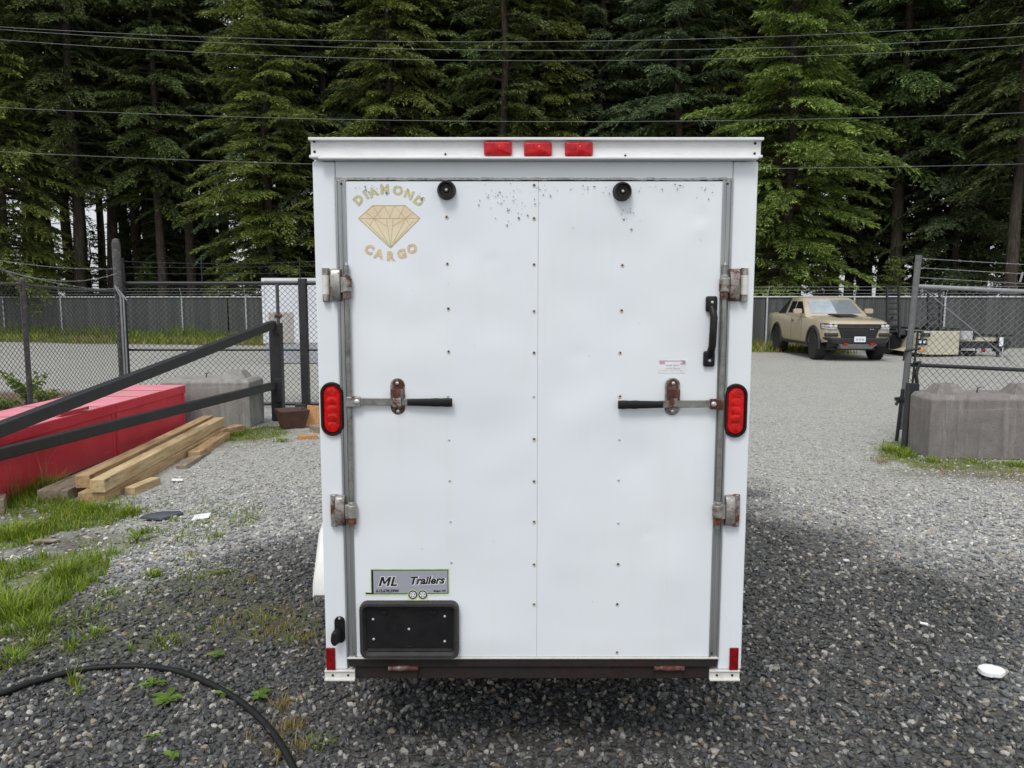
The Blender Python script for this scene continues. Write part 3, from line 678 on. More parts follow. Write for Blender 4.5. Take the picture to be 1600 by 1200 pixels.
# ---- trailer-shop sticker
st = MB()
def rect(px0, py0, px1, py1, d):
    (xa, za), (xb, zb) = T(px0, py1, d), T(px1, py0, d); n = max(1, int((xb-xa)/.012)); m_ = max(1, int((zb-za)/.012))
    for i in range(n):
        for j in range(m_):
            x0, x1, z0, z1 = xa+(xb-xa)*i/n, xa+(xb-xa)*(i+1)/n, za+(zb-za)*j/m_, za+(zb-za)*(j+1)/m_
            st.add([(x0,YR-d,z0),(x1,YR-d,z0),(x1,YR-d,z1),(x0,YR-d,z1)], [(0,1,2,3)])
def glyph_ml(grow, d):
    sh = .30; H_ = .0345
    def stroke(x0, z0, x1, z1, w_):
        m4 = at(611, 908.6, d); g = grow*.5; dx, dz = x1-x0, z1-z0; L2 = math.hypot(dx, dz); ux, uz = dx/L2*g, dz/L2*g
        if abs(dz) >= abs(dx)*.6: q_ = [(x0-w_/2-g-ux*0,z0-uz),(x0+w_/2+g,z0-uz),(x1+w_/2+g,z1+uz),(x1-w_/2-g,z1+uz)]
        else: q_ = [(x0-g,z0-w_/2-g),(x1+g,z1-w_/2-g),(x1+g,z1+w_/2+g),(x0-g,z0+w_/2+g)]
        st.add([m4 @ Vector((x+z*sh, z, 0)) for x, z in q_], [(0,1,2,3)])
    h = H_/2; b = -.036
    stroke(b,-h,b,h,.0085); stroke(b+.0285,-h,b+.0285,h,.0085); stroke(b+.002,h,b+.0142,-h*.55,.0075); stroke(b+.0265,h,b+.0142,-h*.55,.0075)
    stroke(b+.0425,-h,b+.0425,h,.0085); stroke(b+.040,-h+.0035,b+.061,-h+.0035,.007)
mats_st = [M['sticker_halo'], M['sticker_green'], M['sticker_panel'], M['sticker_black'], M['sticker_white'], M['sticker_grey']]
st.cur = 0; rect(579,888.5,702,931,.0090); rect(570,925,640,931,.0091); rect(637,919,668,939,.0089)
st.cur = 1; rect(580.5,890,700.5,928.5,.0094); rect(571.5,926.3,640,928.8,.0095)
st.cur = 2; rect(583.2,892,698.8,927,.0098)
st.cur = 3; rect(580.7,891,583.1,928,.0099); rect(571.5,926,581,927.8,.0100)
st.cur = 5; rect(593,918.3,660,918.9,.0101); rect(640,916.8,690,917.3,.0101)
st.cur = 4; glyph_ml(.0045, .0102); st.text('Trailers', .0400, at(667.2,907.8,.0102,R(-1.5)), .0032, .28)
st.cur = 3; glyph_ml(0, .0106); st.text('Trailers', .0400, at(666.5,907.5,.0106,R(-1.5)), .0014, .28)
st.text('613.678.3994', .0150, at(604.8,923.6,.0104), .0005, .18); st.text('Bangor, ON', .0088, at(686.8,923.7,.0104), .0004, .1)
for c in (645, 660.5):
    x, z = T(c, 929.3, .0104); st.cur = 0; st.lathe([(.0178,YR-.0100),(.0178,YR-.0102)],'y',24,(x,0,z))
    st.cur = 3; st.lathe([(.0162,YR-.0100),(.0162,YR-.0106)],'y',24,(x,0,z)); st.cur = 4; st.lathe([(.0115,YR-.0106),(.0115,YR-.0110)],'y',20,(x,0,z)); st.cur = 3
    for k in range(5):
        a = 2*math.pi*k/5+.3; st.lathe([(.0024,YR-.0110),(.0024,YR-.0113)],'y',8,(x+.0072*math.cos(a),0,z+.0072*math.sin(a)))
    st.lathe([(.0014,YR-.0110),(.0014,YR-.0113)],'y',8,(x,0,z))
part(drape(st, .0021), 'shop_sticker', mats_st, door)
# ---- small notice with a curled corner
st = MB(); st.cur = 0; rect(1029,562,1072,583,.0092); st.cur = 1; rect(1031,563.5,1066,565,.0096); rect(1031,565,1039.5,569.5,.0095); rect(1064,567.5,1071.5,569.8,.0096)
st.cur = 2
for (a, b, y, h) in ((1040.5,1051,570,2.2),(1053,1062,570,2.2),(1040.5,1050,575,2.2),(1052.5,1063,575,2.2),(1038,1066,579,.9),(1031,1040,579,.8)): 
    x = a
    while x < b: rect(x, y, x+.9, y+h, .0097); x += 1.5
(xa, za) = T(1072,562,.0096); st.cur = 0; st.add([(xa,YR-.0098,za-.011),(xa-.014,YR-.0098,za),(xa-.004,YR-.020,za-.003)],[(0,2,1)]); st.cur = 1; st.add([(xa-.002,YR-.0099,za-.0115),(xa-.0155,YR-.0099,za-.001),(xa-.012,YR-.0099,za-.011)],[(0,1,2)])
part(drape(st, .0021), 'notice_sticker', [M['sticker_white'], M['sticker_pink'], M['sticker_text']], door)
# ---- rubber bumpers near the top of the door
for px in (697, 973.5):
    x, z = T(px, 296 if px < 800 else 298, .03); y = YR-.006
    mb = MB(); mb.lathe([(.0325,y),(.0325,y-.006),(.029,y-.026),(.0262,y-.034),(.0225,y-.034),(.0195,y-.026),(.0115,y-.0255),(.0095,y-.029),(.0060,y-.029),(.0055,y-.022),(.0001,y-.022)],'y',36,(x,0,z),False)
    bp = part(mb, 'rubber_bumper', M['black_rubber'], door, smooth=35)
    mb = MB(); mb.lathe([(.0048,y-.021),(.0048,y-.024),(.001,y-.0245)],'y',12,(x,0,z)); part(mb, 'screw', M['screw'], bp)
# ---- bar locks, one each side: vertical pipe with cams, keepers on the posts
def stadium(x, z, hw, hl, n=12):
    """upright rounded slot outline, half width hw, half length hl"""
    pts = [(x+hw*math.cos(math.pi*k/n), z+(hl-hw)+hw*math.sin(math.pi*k/n)) for k in range(n+1)]
    return pts + [(x-hw*math.cos(math.pi*k/n), z-(hl-hw)-hw*math.sin(math.pi*k/n)) for k in range(n+1)]
def slab(mb, pts, y0, y1, ins=0.0, c=None):
    if ins: 
        cx_ = sum(p[0] for p in pts)/len(pts); cz_ = sum(p[1] for p in pts)/len(pts)
        hw = max(abs(p[0]-cx_) for p in pts); hl = max(abs(p[1]-cz_) for p in pts)
        ip = [(cx_+(x-cx_)*(1-ins/hw), cz_+(z-cz_)*(1-ins/hl)) for x, z in pts]
        mb.rings([[(x,y0,z) for x,z in pts],[(x,y1+ins,z) for x,z in pts],[(x,y1,z) for x,z in ip]])
    else: mb.rings([[(x,y0,z) for x,z in pts],[(x,y1,z) for x,z in pts]])
for sgn in (-1, 1):
    lx = lambda px: px if sgn < 0 else 1672.5-px+ (2 if False else 0)
    xr = T(lx(546), 630, .02)[0]; ztop_r, zbot_r = T(540,416,.02)[1], T(550,824,.02)[1]
    mb = MB(); yr = YR-.020
    mb.tube([(xr,yr,ztop_r+.004),(xr,yr,zbot_r-.004)], .0088, 14)
    rod = part(mb, 'lock_rod', M['rod'], smooth=40)
    mb = MB(); mb.tube([(xr,yr,ztop_r+.004),(xr,yr,ztop_r+.013)], [.0038,.003], 10); part(mb, 'rod_tip', M['screw'], rod)
    for yy in (445, 800):
        xp, zc = T(lx(524 if yy == 445 else 531), yy, .03); s_ = -sgn   # s_: toward the door centre
        xk = T(lx(508 if yy == 445 else 521), yy, .02)[0]
        mb = MB()                                                        # keeper: hinge-like barrel and base plate on the post
        mb.tube([(xk,YR-.008,zc-.058),(xk,YR-.008,zc+.058)], .0125, 16)
        mb.box(min(xk,xp+s_*.012), max(xk,xp+s_*.012), YR-.006, YR-.0005, zc-.055, zc+.055)
        cam_l = part(mb, 'lock_keeper', M['latch'], bevel=.0015, smooth=40)
        mb = MB(); mb.tube([(xk,YR-.008,zc-.033),(xk,YR-.008,zc+.033)], .0132, 16); part(mb, 'keeper_sleeve', M['cap_metal'] if yy == 445 else M['latch'], cam_l, smooth=40)
        mb = MB(); h = .056                                              # arched clamp between keeper and cam
        prof = [(-h,-.010),(-h*.92,-.026),(-h*.6,-.036),(h*.6,-.036),(h*.92,-.026),(h,-.010)]
        w2 = .0165; rg = []
        for dz, dy in prof: rg.append([(xp-w2,YR-.004,zc+dz*.96),(xp+w2,YR-.004,zc+dz*.96),(xp+w2,YR+dy,zc+dz),(xp-w2,YR+dy,zc+dz)])
        mb.rings(rg); part(mb, 'lock_clamp', M['latch'], cam_l, bevel=.003, smooth=40)
        mb = MB(); xc = xr; mb.tube([(xc,yr,zc-.044),(xc,yr,zc+.034)], .0140, 16)
        mb.tube([(xc,yr,zc-.022),(xc,yr,zc+.022)], .0185, 16); mb.box(min(xc,xp+s_*.018), max(xc,xp+s_*.018), yr-.012, yr+.008, zc-.026, zc+.026)
        cm = part(mb, 'lock_cam', M['latch'], rod, bevel=.0015, smooth=40)
        mb = MB(); mb.tube([(xc,yr,zc-.046),(xc,yr,zc-.024)], .0145, 16); part(mb, 'rusty_collar', M['rust_orange'] if yy == 800 else M['hasp_rust'], cm, smooth=40)
    # handle
    zh = T(700, 628.5, .03)[1]; xh0 = T(lx(552), 628, .03)[0]; xh1 = T(lx(640), 628, .03)[0]; xh2 = T(lx(710), 628, .03)[0]
    if sgn > 0: zh -= .008
    d_ = 1 if sgn < 0 else -1
    mb = MB(); mb.bar((xh0,YR-.026,zh+.002),(xh1+d_*.01,YR-.026,zh),.006,.0255); hd = part(mb, 'lock_handle', M['rod'], rod, bevel=.002)
    mb = MB(); mb.box(min(xr-.009*d_,xr+.028*d_+.012*d_), max(xr-.009*d_,xr+.04*d_), YR-.034, YR-.018, zh-.017, zh+.019)
    part(mb, 'handle_bracket', M['latch'] if sgn < 0 else M['hasp_rust'], rod, bevel=.003)
    mb = MB(); xb = xr+.029*d_; mb.lathe([(.0095,YR-.034),(.009,YR-.038),(.004,YR-.0405)],'y',14,(xb,0,zh+.002)); part(mb, 'bracket_bolt', M['screw'], rod)
    mb = MB(); n = 9; rg = []
    for i in range(n):
        t = i/(n-1); x = xh1+(xh2-xh1)*t - d_*.008; hh = .0118+.0032*min(1, t*1.4)+(.0007*math.cos(i*2.6) if i > 2 else 0); z_ = zh-.0005-.001*t
        rg.append([(x,YR-.026+.008*math.cos(a),z_+hh*math.copysign(abs(math.sin(a))**.5, math.sin(a))) for a in [2*math.pi*k/16*-d_ for k in range(16)]])
    mb.rings(rg); part(mb, 'handle_grip', M['black_rubber'], hd, bevel=.001, smooth=50)
    # hasp
    xs2, zs = T(lx(621), 620, .02); mb = MB(); slab(mb, stadium(xs2, zs, .0262, .066), YR-.007, YR-.013, .002); hp = part(mb, 'handle_hasp', M['latch'], door, smooth=40)
    mb = MB(); slab(mb, stadium(xs2+(.001 if sgn<0 else -.001), zs+.036, .0200, .027), YR-.013, YR-.019, .002); mb.box(xs2-.0215,xs2+.0215,YR-.036,YR-.019,zs-.004,zs+.028)
    fl = part(mb, 'hasp_flap', M['hasp_rust'], hp, bevel=.002, smooth=40)
    mb = MB(); mb.box(xs2-.0145,xs2+.0145,YR-.036,YR-.013,zs-.034,zs-.024); mb.box(xs2-.0145,xs2+.0145,YR-.036,YR-.030,zs-.024,zs-.003); part(mb, 'hasp_staple', M['latch'], hp, bevel=.002)
    mb = MB(); 
    for dz, yy_ in ((.048,YR-.019),(-.052,YR-.013)): mb.lathe([(.0062,yy_),(.0055,yy_-.003),(.002,yy_-.0042)],'y',12,(xs2,0,zs+dz))
    part(mb, 'hasp_bolt', M['screw'], hp)
# ---- oval tail lights
for (px, py) in ((518.5,639.5),(1150,642)):
    x, z = T(px, py, .01); mb = MB()
    for i in range(1): 
        o_ = stadium(x,z,.0405,.0955,16); i_ = stadium(x,z,.0305,.0850,16); m2 = stadium(x,z,.0375,.0925,16); m3=stadium(x,z,.0320,.0870,16)
        mb.rings([[(a,YR-.0005,b) for a,b in o_],[(a,YR-.008,b) for a,b in o_],[(a,YR-.013,b) for a,b in m2],[(a,YR-.013,b) for a,b in m3],[(a,YR-.004,b) for a,b in i_]], True, True)
    tl = part(mb, 'tail_light', M['black_rubber'], smooth=40)
    mb = MB(); slab(mb, stadium(x,z,.0300,.0845,16), YR-.004, YR-.0095, .004); part(mb, 'tail_lens', M['red_lens'], tl, smooth=35)
    mb = MB()
    for k in range(5):
        zz = z+.060-.030*k; mb.lathe([(.0175,YR-.0094),(.0145,YR-.0106),(.006,YR-.0112)],'y',18,(x,0,zz))
    part(mb, 'lens_dimple', M['red_bright'], tl, smooth=50)
# ---- three red marker lights on the roof trim
for px, py in ((778,232),(840.5,233),(904.5,233)):
    x, z = T(px, py, .025); mb = MB(); hw, hh = .0470, .0225
    def rr(hw, hh, r_, y): 
        pts = []
        for qx, qz, a0 in ((1,1,0),(-1,1,90),(-1,-1,180),(1,-1,270)):
            for k in range(5):
                a = R(a0+k*22.5); pts.append((x+qx*(hw-r_)+r_*math.cos(a), y, z+qz*(hh-r_)+r_*math.sin(a)))
        return pts
    y = YR-.0165; mb.rings([rr(hw,hh,.006,y+.001),rr(hw,hh,.006,y-.010),rr(hw-.003,hh-.003,.005,y-.016),rr(hw-.012,hh-.006,.004,y-.018)])
    ml = part(mb, 'marker_light', M['red_marker'], smooth=40)
    mb = MB(); mb.lathe([(.0085,y-.018),(.0065,y-.0188)],'y',16,(x+.006,0,z+.001)); part(mb, 'marker_bulb', M['red_bright'], ml)
    mb = MB()
    for dx in (-.016,.032): mb.box(x+dx-.0007,x+dx+.0007,y-.0190,y-.0178,z-.015,z+.016)
    part(mb, 'lens_rib', M['red_bright'], ml)
for px in (516.5, 1147):
    x, z = T(px, 1030, .006); mb = MB(); mb.box(x-.0165,x+.0165,YR-.007,YR-.0004,z-.0425,z+.0425); part(mb, 'reflector', M['reflector'], bevel=.003)
# ---- number plate holder
x0_,z1_ = T(561.5,940,.02); x1_,z0_ = T(717.5,1028,.02)
def rrect(xa, xb, za, zb, r_, y, n=6):
    pts = []
    for (qx, qz, a0) in ((xb-r_,zb-r_,0),(xa+r_,zb-r_,90),(xa+r_,za+r_,180),(xb-r_,za+r_,270)):
        for k in range(n): a = R(a0+k*90/(n-1)); pts.append((qx+r_*math.cos(a), y, qz+r_*math.sin(a)))
    return pts
y = YR-.0075
mb = MB(); mb.rings([rrect(x0_,x1_,z0_,z1_,.028,y),rrect(x0_,x1_,z0_,z1_,.028,y-.020),rrect(x0_+.004,x1_-.004,z0_+.004,z1_-.004,.025,y-.026),rrect(x0_+.012,x1_-.012,z0_+.015,z1_-.014,.018,y-.026),
                     rrect(x0_+.022,x1_-.022,z0_+.026,z1_-.026,.005,y-.006)], True, True)
mb.box(x0_+.026,x1_-.026,y-.014,y-.006,z0_+.0265,z0_+.034)
ph = part(mb, 'plate_holder', M['grey_plastic'], door, smooth=35)
mb = MB(); mb.box(x0_+.0225,x1_-.0225,y-.0085,y-.0062,z0_+.034,z1_-.0265); mb.box((x0_+x1_)/2-.012,(x0_+x1_)/2+.012,y-.012,y-.0085,z0_+.038,z0_+.044)
for px in (600,677): xx,zz = T(px,957,.02); mb.box(xx-.012,xx+.012,y-.014,y-.0085,zz-.008,zz+.006)
part(mb, 'holder_panel', M['black_plastic'], ph, bevel=.001)
mb = MB()
for px, py in ((583,967.5),(584,998.5),(639,983),(695,963),(695,1002)): xx,zz = T(px,py,.016); mb.lathe([(.0052,y-.0084),(.0046,y-.0115),(.0015,y-.013)],'y',12,(xx,0,zz))
part(mb, 'holder_screw', M['screw'], ph)
# ---- plate lamp on the left post: backing, cowl and lamp nose
x, z = T(528.5, 986, .015); mb = MB(); slab(mb, stadium(x+.003, z, .0190, .0500), YR-.0005, YR-.007, .002); pl = part(mb, 'plate_lamp', M['black_plastic'], smooth=40)
mb = MB(); rg = []
for t, r1, r2 in ((0,.014,.020),(.3,.018,.025),(.7,.017,.027),(1,.013,.023)):
    ang = R(-12); cx_, cz_ = x-.001-.008*t, z-.010-.012*t
    rg.append([(cx_+r1*math.cos(a), YR-.007-.034*t, cz_+r2*math.sin(a)) for a in [2*math.pi*k/20 for k in range(20)]])
mb.rings(rg); part(mb, 'lamp_cowl', M['black_rubber'], pl, smooth=50)
mb = MB(); xx, zz = T(530,967,.01); mb.lathe([(.0048,YR-.007),(.004,YR-.0095),(.001,YR-.0105)],'y',12,(xx,0,zz)); part(mb, 'lamp_screw', M['screw'], pl)
# ---- grab handle on the right of the door
xa, za = T(1113,475,.02); xb, zb = T(1109,561,.02); y = YR-.0075
mb = MB()
for (xx, zz) in ((xa,za),(xb,zb)):
    mb.rings([rrect(xx-.0195,xx+.0185,zz-.027,zz+.027,.008,y+.004),rrect(xx-.0195,xx+.0185,zz-.027,zz+.027,.008,y-.008),rrect(xx-.015,xx+.015,zz-.022,zz+.022,.007,y-.011)])
mb.tube([(xa,y-.006,za-.012),(xa+.002,y-.018,za-.030),(xa+.004,y-.025,za-.045),(xb+.004,y-.025,zb+.045),(xb+.002,y-.018,zb+.030),(xb,y-.006,zb+.012)], .0128, 12)
gh = part(mb, 'grab_handle', M['black_plastic'], door, smooth=40)
mb = MB()
for (xx, zz) in ((xa,za+.006),(xb,zb-.006)): mb.lathe([(.0052,y-.0108),(.0045,y-.0135),(.001,y-.0145)],'y',12,(xx,0,zz))
part(mb, 'handle_screw', M['screw'], gh)
# ---- wheels and fenders; the left fender shows past the wall
simple('tyre', (0.012,0.012,0.012,1), (0.026,0.025,0.024,1), 0.8, 0, 30, 120, .4, .004)
simple('fender_white', (0.62,0.61,0.57,1), (0.74,0.73,0.70,1), 0.45, 0, 5, 90, .1, .002)
for s_ in (-1, 1):
    xo = (XL if s_ < 0 else XR); yw = YR+1.20; xm = xo+s_*(.115 if s_ < 0 else .10)
    mb = MB(); mb.lathe([(.17,-.095),(.27,-.10),(.315,-.085),(.325,-.03),(.325,.03),(.315,.085),(.27,.10),(.17,.095)],'x',36,(xm,yw,.315)); wh = part(mb, 'wheel', M['tyre'], smooth=40)
    mb = MB(); mb.lathe([(.172,-.088),(.165,-.03),(.06,-.04),(.05,-.09),(.0,-.09)] if s_<0 else [(.172,.088),(.165,.03),(.06,.04),(.05,.09),(.0,.09)],'x',24,(xm,yw,.315)); part(mb, 'rim', M['cap_metal'], wh, smooth=30)
    mb = MB(); prof = [(-.52,.41),(-.51,.47),(-.38,.66),(-.22,.735),(.22,.735),(.38,.66),(.50,.40),(.52,.27)]; wf = .228 if s_ < 0 else .185
    rg = []
    for dy, z in prof:
        k_ = .955; rg.append([(xo-s_*.01,yw+dy,z),(xo+s_*(wf-.012),yw+dy,z),(xo+s_*wf,yw+dy*.985,z-.012),(xo+s_*wf,yw+dy*.94,z*k_-.05),(xo+s_*(wf-.006),yw+dy*.94,z*k_-.05),(xo+s_*(wf-.008),yw+dy*.965,z*.985-.012),(xo-s_*.01,yw+dy*.97,z*.985-.008)])
    mb.rings(rg); part(mb, 'fender', M['fender_white'], bevel=.002, smooth=40)
# ================================================================== YARD OBJECTS
def concrete(key, a, b, streak, srange=(0.5, 0.75), amt=0.6):
    k = NT(key); c = k.ramp(k.noise(5, 6, .7), [(.3, a), (.7, b)])
    st = k.noise(3.2, 5, .75, (3.2, 3.2, .35)); c = k.mix(k.math('MULTIPLY', k.ramp(st, [(srange[0], B4(0)), (srange[1], B4(1))]), amt), c, streak)
    dk = k.noise(4.5, 5, .75, (2.4, 2.4, .3)); c = k.mix(k.math('MULTIPLY', k.ramp(dk, [(.52, B4(0)), (.75, B4(1))]), .55), c, tuple(x*.5 for x in a[:3])+(1,))
    sp = k.ramp(k.noise(75, 4, .7), [(.3, B4(.78)), (.7, B4(1.12))]); c = k.mix(1.0, c, sp, 'MULTIPLY')
    vo = k.n('ShaderNodeTexVoronoi'); vo.inputs['Scale'].default_value = 26; k.l(k.coord(), vo.inputs['Vector'])
    gate = k.ramp(k.noise(7, 3, .6), [(.5, B4(0)), (.62, B4(1))]); pit = k.math('MULTIPLY', k.ramp(vo.outputs['Distance'], [(.10, B4(1)), (.22, B4(0))]), gate)
    c = k.mix(k.math('MULTIPLY', pit, .55), c, tuple(x*.35 for x in a[:3])+(1,))
    ln_ = k.ramp(k.noise(2.2, 3, .8, (.2, .2, 7)), [(.62, B4(0)), (.66, B4(.35)), (.70, B4(0))]); c = k.mix(ln_, c, streak)
    b1 = k.bump(k.noise(60, 5, .7), .5, .008); k.bump(k.math('SUBTRACT', 1.0, pit), .6, .012, b1); M[key] = k.set(c, .9, 0, .25)
concrete('concrete_brown', (0.165,0.148,0.140,1), (0.25,0.228,0.216,1), (0.40,0.385,0.375,1))
concrete('concrete_grey', (0.21,0.205,0.19,1), (0.33,0.32,0.30,1), (0.46,0.45,0.43,1))
def worn_steel(key, a, b, chip, lo=.58, hi=.68, rough=.42, amt=.8, sc=22):
    k = NT(key); c = k.ramp(k.noise(12, 5, .7), [(.3, a), (.7, b)]); f = k.ramp(k.noise(sc, 6, .8), [(lo, B4(0)), (hi, B4(amt))])
    c = k.mix(f, c, chip); k.bump(k.noise(90, 4), .12, .002); M[key] = k.set(c, rough, 0, .45)
worn_steel('black_steel', (0.014,0.015,0.017,1), (0.030,0.031,0.034,1), (0.10,0.085,0.075,1), .62, .75)
worn_steel('black_wire', (0.012,0.012,0.013,1), (0.03,0.03,0.032,1), (0.09,0.09,0.09,1))
worn_steel('galvanised', (0.20,0.21,0.215,1), (0.33,0.34,0.345,1), (0.12,0.075,0.05,1), .6, .75, .5)
worn_steel('worn_pipe', (0.030,0.030,0.032,1), (0.075,0.073,0.072,1), (0.21,0.18,0.155,1), .52, .66, .55)
simple('galv_rail', (0.40,0.41,0.42,1), (0.55,0.56,0.57,1), .5, .1, 12, 40, 0)
worn_steel('dull_pipe', (0.085,0.09,0.092,1), (0.17,0.175,0.175,1), (0.10,0.07,0.05,1), .56, .72, .55)
def wood(key, a, b, grain):
    k = NT(key); f = k.noise(3.2, 5, .65, (9, .8, 9)); c = k.ramp(f, [(.3, grain), (.5, a), (.72, b)])
    vo = k.n('ShaderNodeTexVoronoi'); vo.inputs['Scale'].default_value = 1.0; k.l(k.mapped((9, 2.1, 9)), vo.inputs['Vector'])
    c = k.mix(k.ramp(vo.outputs['Distance'], [(.07, B4(.85)), (.17, B4(0))]), c, tuple(x*.45 for x in grain[:3])+(1,))      # knots
    ck = k.ramp(k.noise(1.6, 3, .7, (26, .5, 26)), [(.66, B4(0)), (.70, B4(.75))]); c = k.mix(ck, c, tuple(x*.4 for x in grain[:3])+(1,))   # drying checks
    d = k.ramp(k.noise(5, 5, .7), [(.55, B4(1)), (.8, B4(.62))]); c = k.mix(1.0, c, d, 'MULTIPLY'); k.bump(f, .25, .004); M[key] = k.set(c, .75, 0, .3)
wood('timber_pale', (0.52,0.39,0.22,1), (0.66,0.52,0.31,1), (0.33,0.22,0.11,1)); wood('timber_tan', (0.42,0.28,0.15,1), (0.54,0.39,0.22,1), (0.25,0.15,0.08,1))
wood('timber_grey', (0.27,0.22,0.16,1), (0.38,0.32,0.25,1), (0.15,0.11,0.08,1)); wood('timber_orange', (0.47,0.25,0.10,1), (0.58,0.34,0.16,1), (0.32,0.16,0.06,1))
def red_paint():
    k = NT('faded_red_paint'); n = k.noise(2.5, 4, .6); c = k.ramp(n, [(.3, (.62,.028,.055)), (.7, (.76,.055,.085))])
    g = k.n('ShaderNodeNewGeometry'); sz = k.n('ShaderNodeSeparateXYZ'); k.l(g.outputs['Normal'], sz.inputs[0])
    top = k.ramp(sz.outputs['Z'], [(.6, B4(0)), (.9, B4(1))])
    faded = k.ramp(k.noise(3, 4, .6), [(.3, (.76,.22,.28)), (.7, (.84,.36,.42))]); c = k.mix(k.math('MULTIPLY', top, .97), c, faded)   # sun-bleached lid
    dirt = k.math('MULTIPLY', k.ramp(k.noise(1.9, 5, .65), [(.52, B4(0)), (.66, B4(.8))]), top); c = k.mix(dirt, c, (.46,.36,.22,1))
    sc = k.ramp(k.noise(9, 4, .8, (1, .16, 1.6)), [(.63, B4(0)), (.68, B4(.35))]); c = k.mix(sc, c, (.80,.40,.42,1))            # rubbed scratches
    sp = k.n('ShaderNodeSeparateXYZ'); k.l(k.coord(), sp.inputs[0]); lowm = k.n('ShaderNodeMapRange'); lowm.inputs[1].default_value = .26; lowm.inputs[2].default_value = .0; k.l(sp.outputs['Z'], lowm.inputs[0])
    mud = k.math('MULTIPLY', k.math('MULTIPLY', lowm.outputs[0], k.ramp(k.noise(6, 5, .75), [(.35, B4(0)), (.65, B4(1))])), .6); c = k.mix(mud, c, (.20,.13,.085,1))   # mud splashed along the foot
    bb = k.bump(k.noise(1.6, 2, .5), .3, .03); k.bump(k.noise(40, 3), .08, .003, bb); M['red_paint'] = k.set(c, .42, 0, .4)
red_paint()
flat('dark_seam', (0.02,0.008,0.008), .8)

# ---------------------------------------------------------------- concrete blocks
def block(name, loc, L, D, H, mat, knobs, label, rz=0.0, kh=.105):
    o = empty(name, loc, label, 'concrete block', 'interlocking concrete blocks', rz); c = .045
    mb = MB(); pts = [(0,0),(L,0),(L,D),(0,D)]
    def ring(i, z): return [(i+c*.0,i,z),(L-i,i,z),(L-i,D-i,z),(i,D-i,z)]
    mb.rings([ring(0,0), ring(0,H-c), ring(c,H)]); b_ = mb.build('block_body', M[mat], o, bevel=.012)
    for x in knobs:
        mb = MB(); w_, d_ = .34, .30; y0 = D/2-d_/2; t = .075
        mb.rings([[(x-w_/2,y0,H-.01),(x+w_/2,y0,H-.01),(x+w_/2,y0+d_,H-.01),(x-w_/2,y0+d_,H-.01)],[(x-w_/2+t,y0+t,H+kh),(x+w_/2-t,y0+t,H+kh),(x+w_/2-t,y0+d_-t,H+kh),(x-w_/2+t,y0+d_-t,H+kh)]])
        mb.build('stacking_knob', M[mat], o, bevel=.006)
    mb = MB(); xk = L*.42; mb.tube([(xk,D/2,H-.02),(xk+.01,D/2,H+.05),(xk+.045,D/2,H+.065)], .009, 8); mb.build('lifting_loop', M['worn_pipe'], o, smooth=40)
    return o
pb = G(1450, 718)
block('concrete_block', (pb.x, pb.y, 0), 1.55, .60, .70, 'concrete_brown', (.30,1.15), 'brownish concrete block with two pyramid knobs below the leaning gate', R(-1.0))
block('concrete_block', (-4.75, 10.30, 0), 1.20, .60, .66, 'concrete_grey', (.93,), 'pale grey concrete block behind the red box and black barrier arm')
mb = MB(); a = G(1413,707); b = G(1434,712); mb.box(-.055,.055,-.05,.05,0,.78); mb.box(-.004,.11,-.056,-.05,.06,.09); mb.box(-.004,.11,-.056,-.05,.62,.65)
st_ = mb.build('steel_post', M['black_steel'], None, bevel=.006); st_.location = (G(1421,706).x+.02, 8.75, 0); st_.rotation_euler = (0,R(1.2),0)
tag(st_, 'short black square steel post against the end of the brownish concrete block', 'post')

# ---------------------------------------------------------------- red box
BX1, BX0, BY0, BY1, BH = -4.36, -5.22, 5.9, 10.15, .60
rb = empty('storage_box', (BX1, BY0, 0), 'long low red metal box with faded pink lid beside the stacked timbers', 'storage box')
pw = lambda mb, n, m_, par, **k: mb.build(n, m_, par, world=True, **k)
seamY = 8.35
for y0, y1 in ((BY0, seamY-.008), (seamY+.008, BY1)):
    mb = MB(); mb.box(BX0, BX1, y0, y1, 0.02, BH-.10); mb.box(BX1-.01, BX1+.008, y0+.02, y0+.07, .02, BH-.1); mb.box(BX1-.01, BX1+.008, y1-.07, y1-.02, .02, BH-.1)
    pw(mb, 'box_body', M['red_paint'], rb, bevel=.006)
    mb = MB(); mb.box(BX0-.015, BX1+.015, y0-.004, y1+.004, BH-.098, BH); mb.box(BX0-.012, BX1+.012, y0-.001, y1+.001, BH, BH+.006)
    pw(mb, 'box_lid', M['red_paint'], rb, bevel=.006)
mb = MB()
for yy in (6.6,7.35,8.05,8.9,9.5): mb.box(BX0+.02, BX1-.01, yy, yy+.012, BH+.0062, BH+.0085)
pw(mb, 'lid_seam', M['dark_seam'], rb)
mb = MB(); mb.bar((BX1-.03,7.35,BH+.03),(BX1-.0,7.8,BH+.035),.05,.035); pw(mb, 'lid_catch', M['red_paint'], rb, bevel=.004)

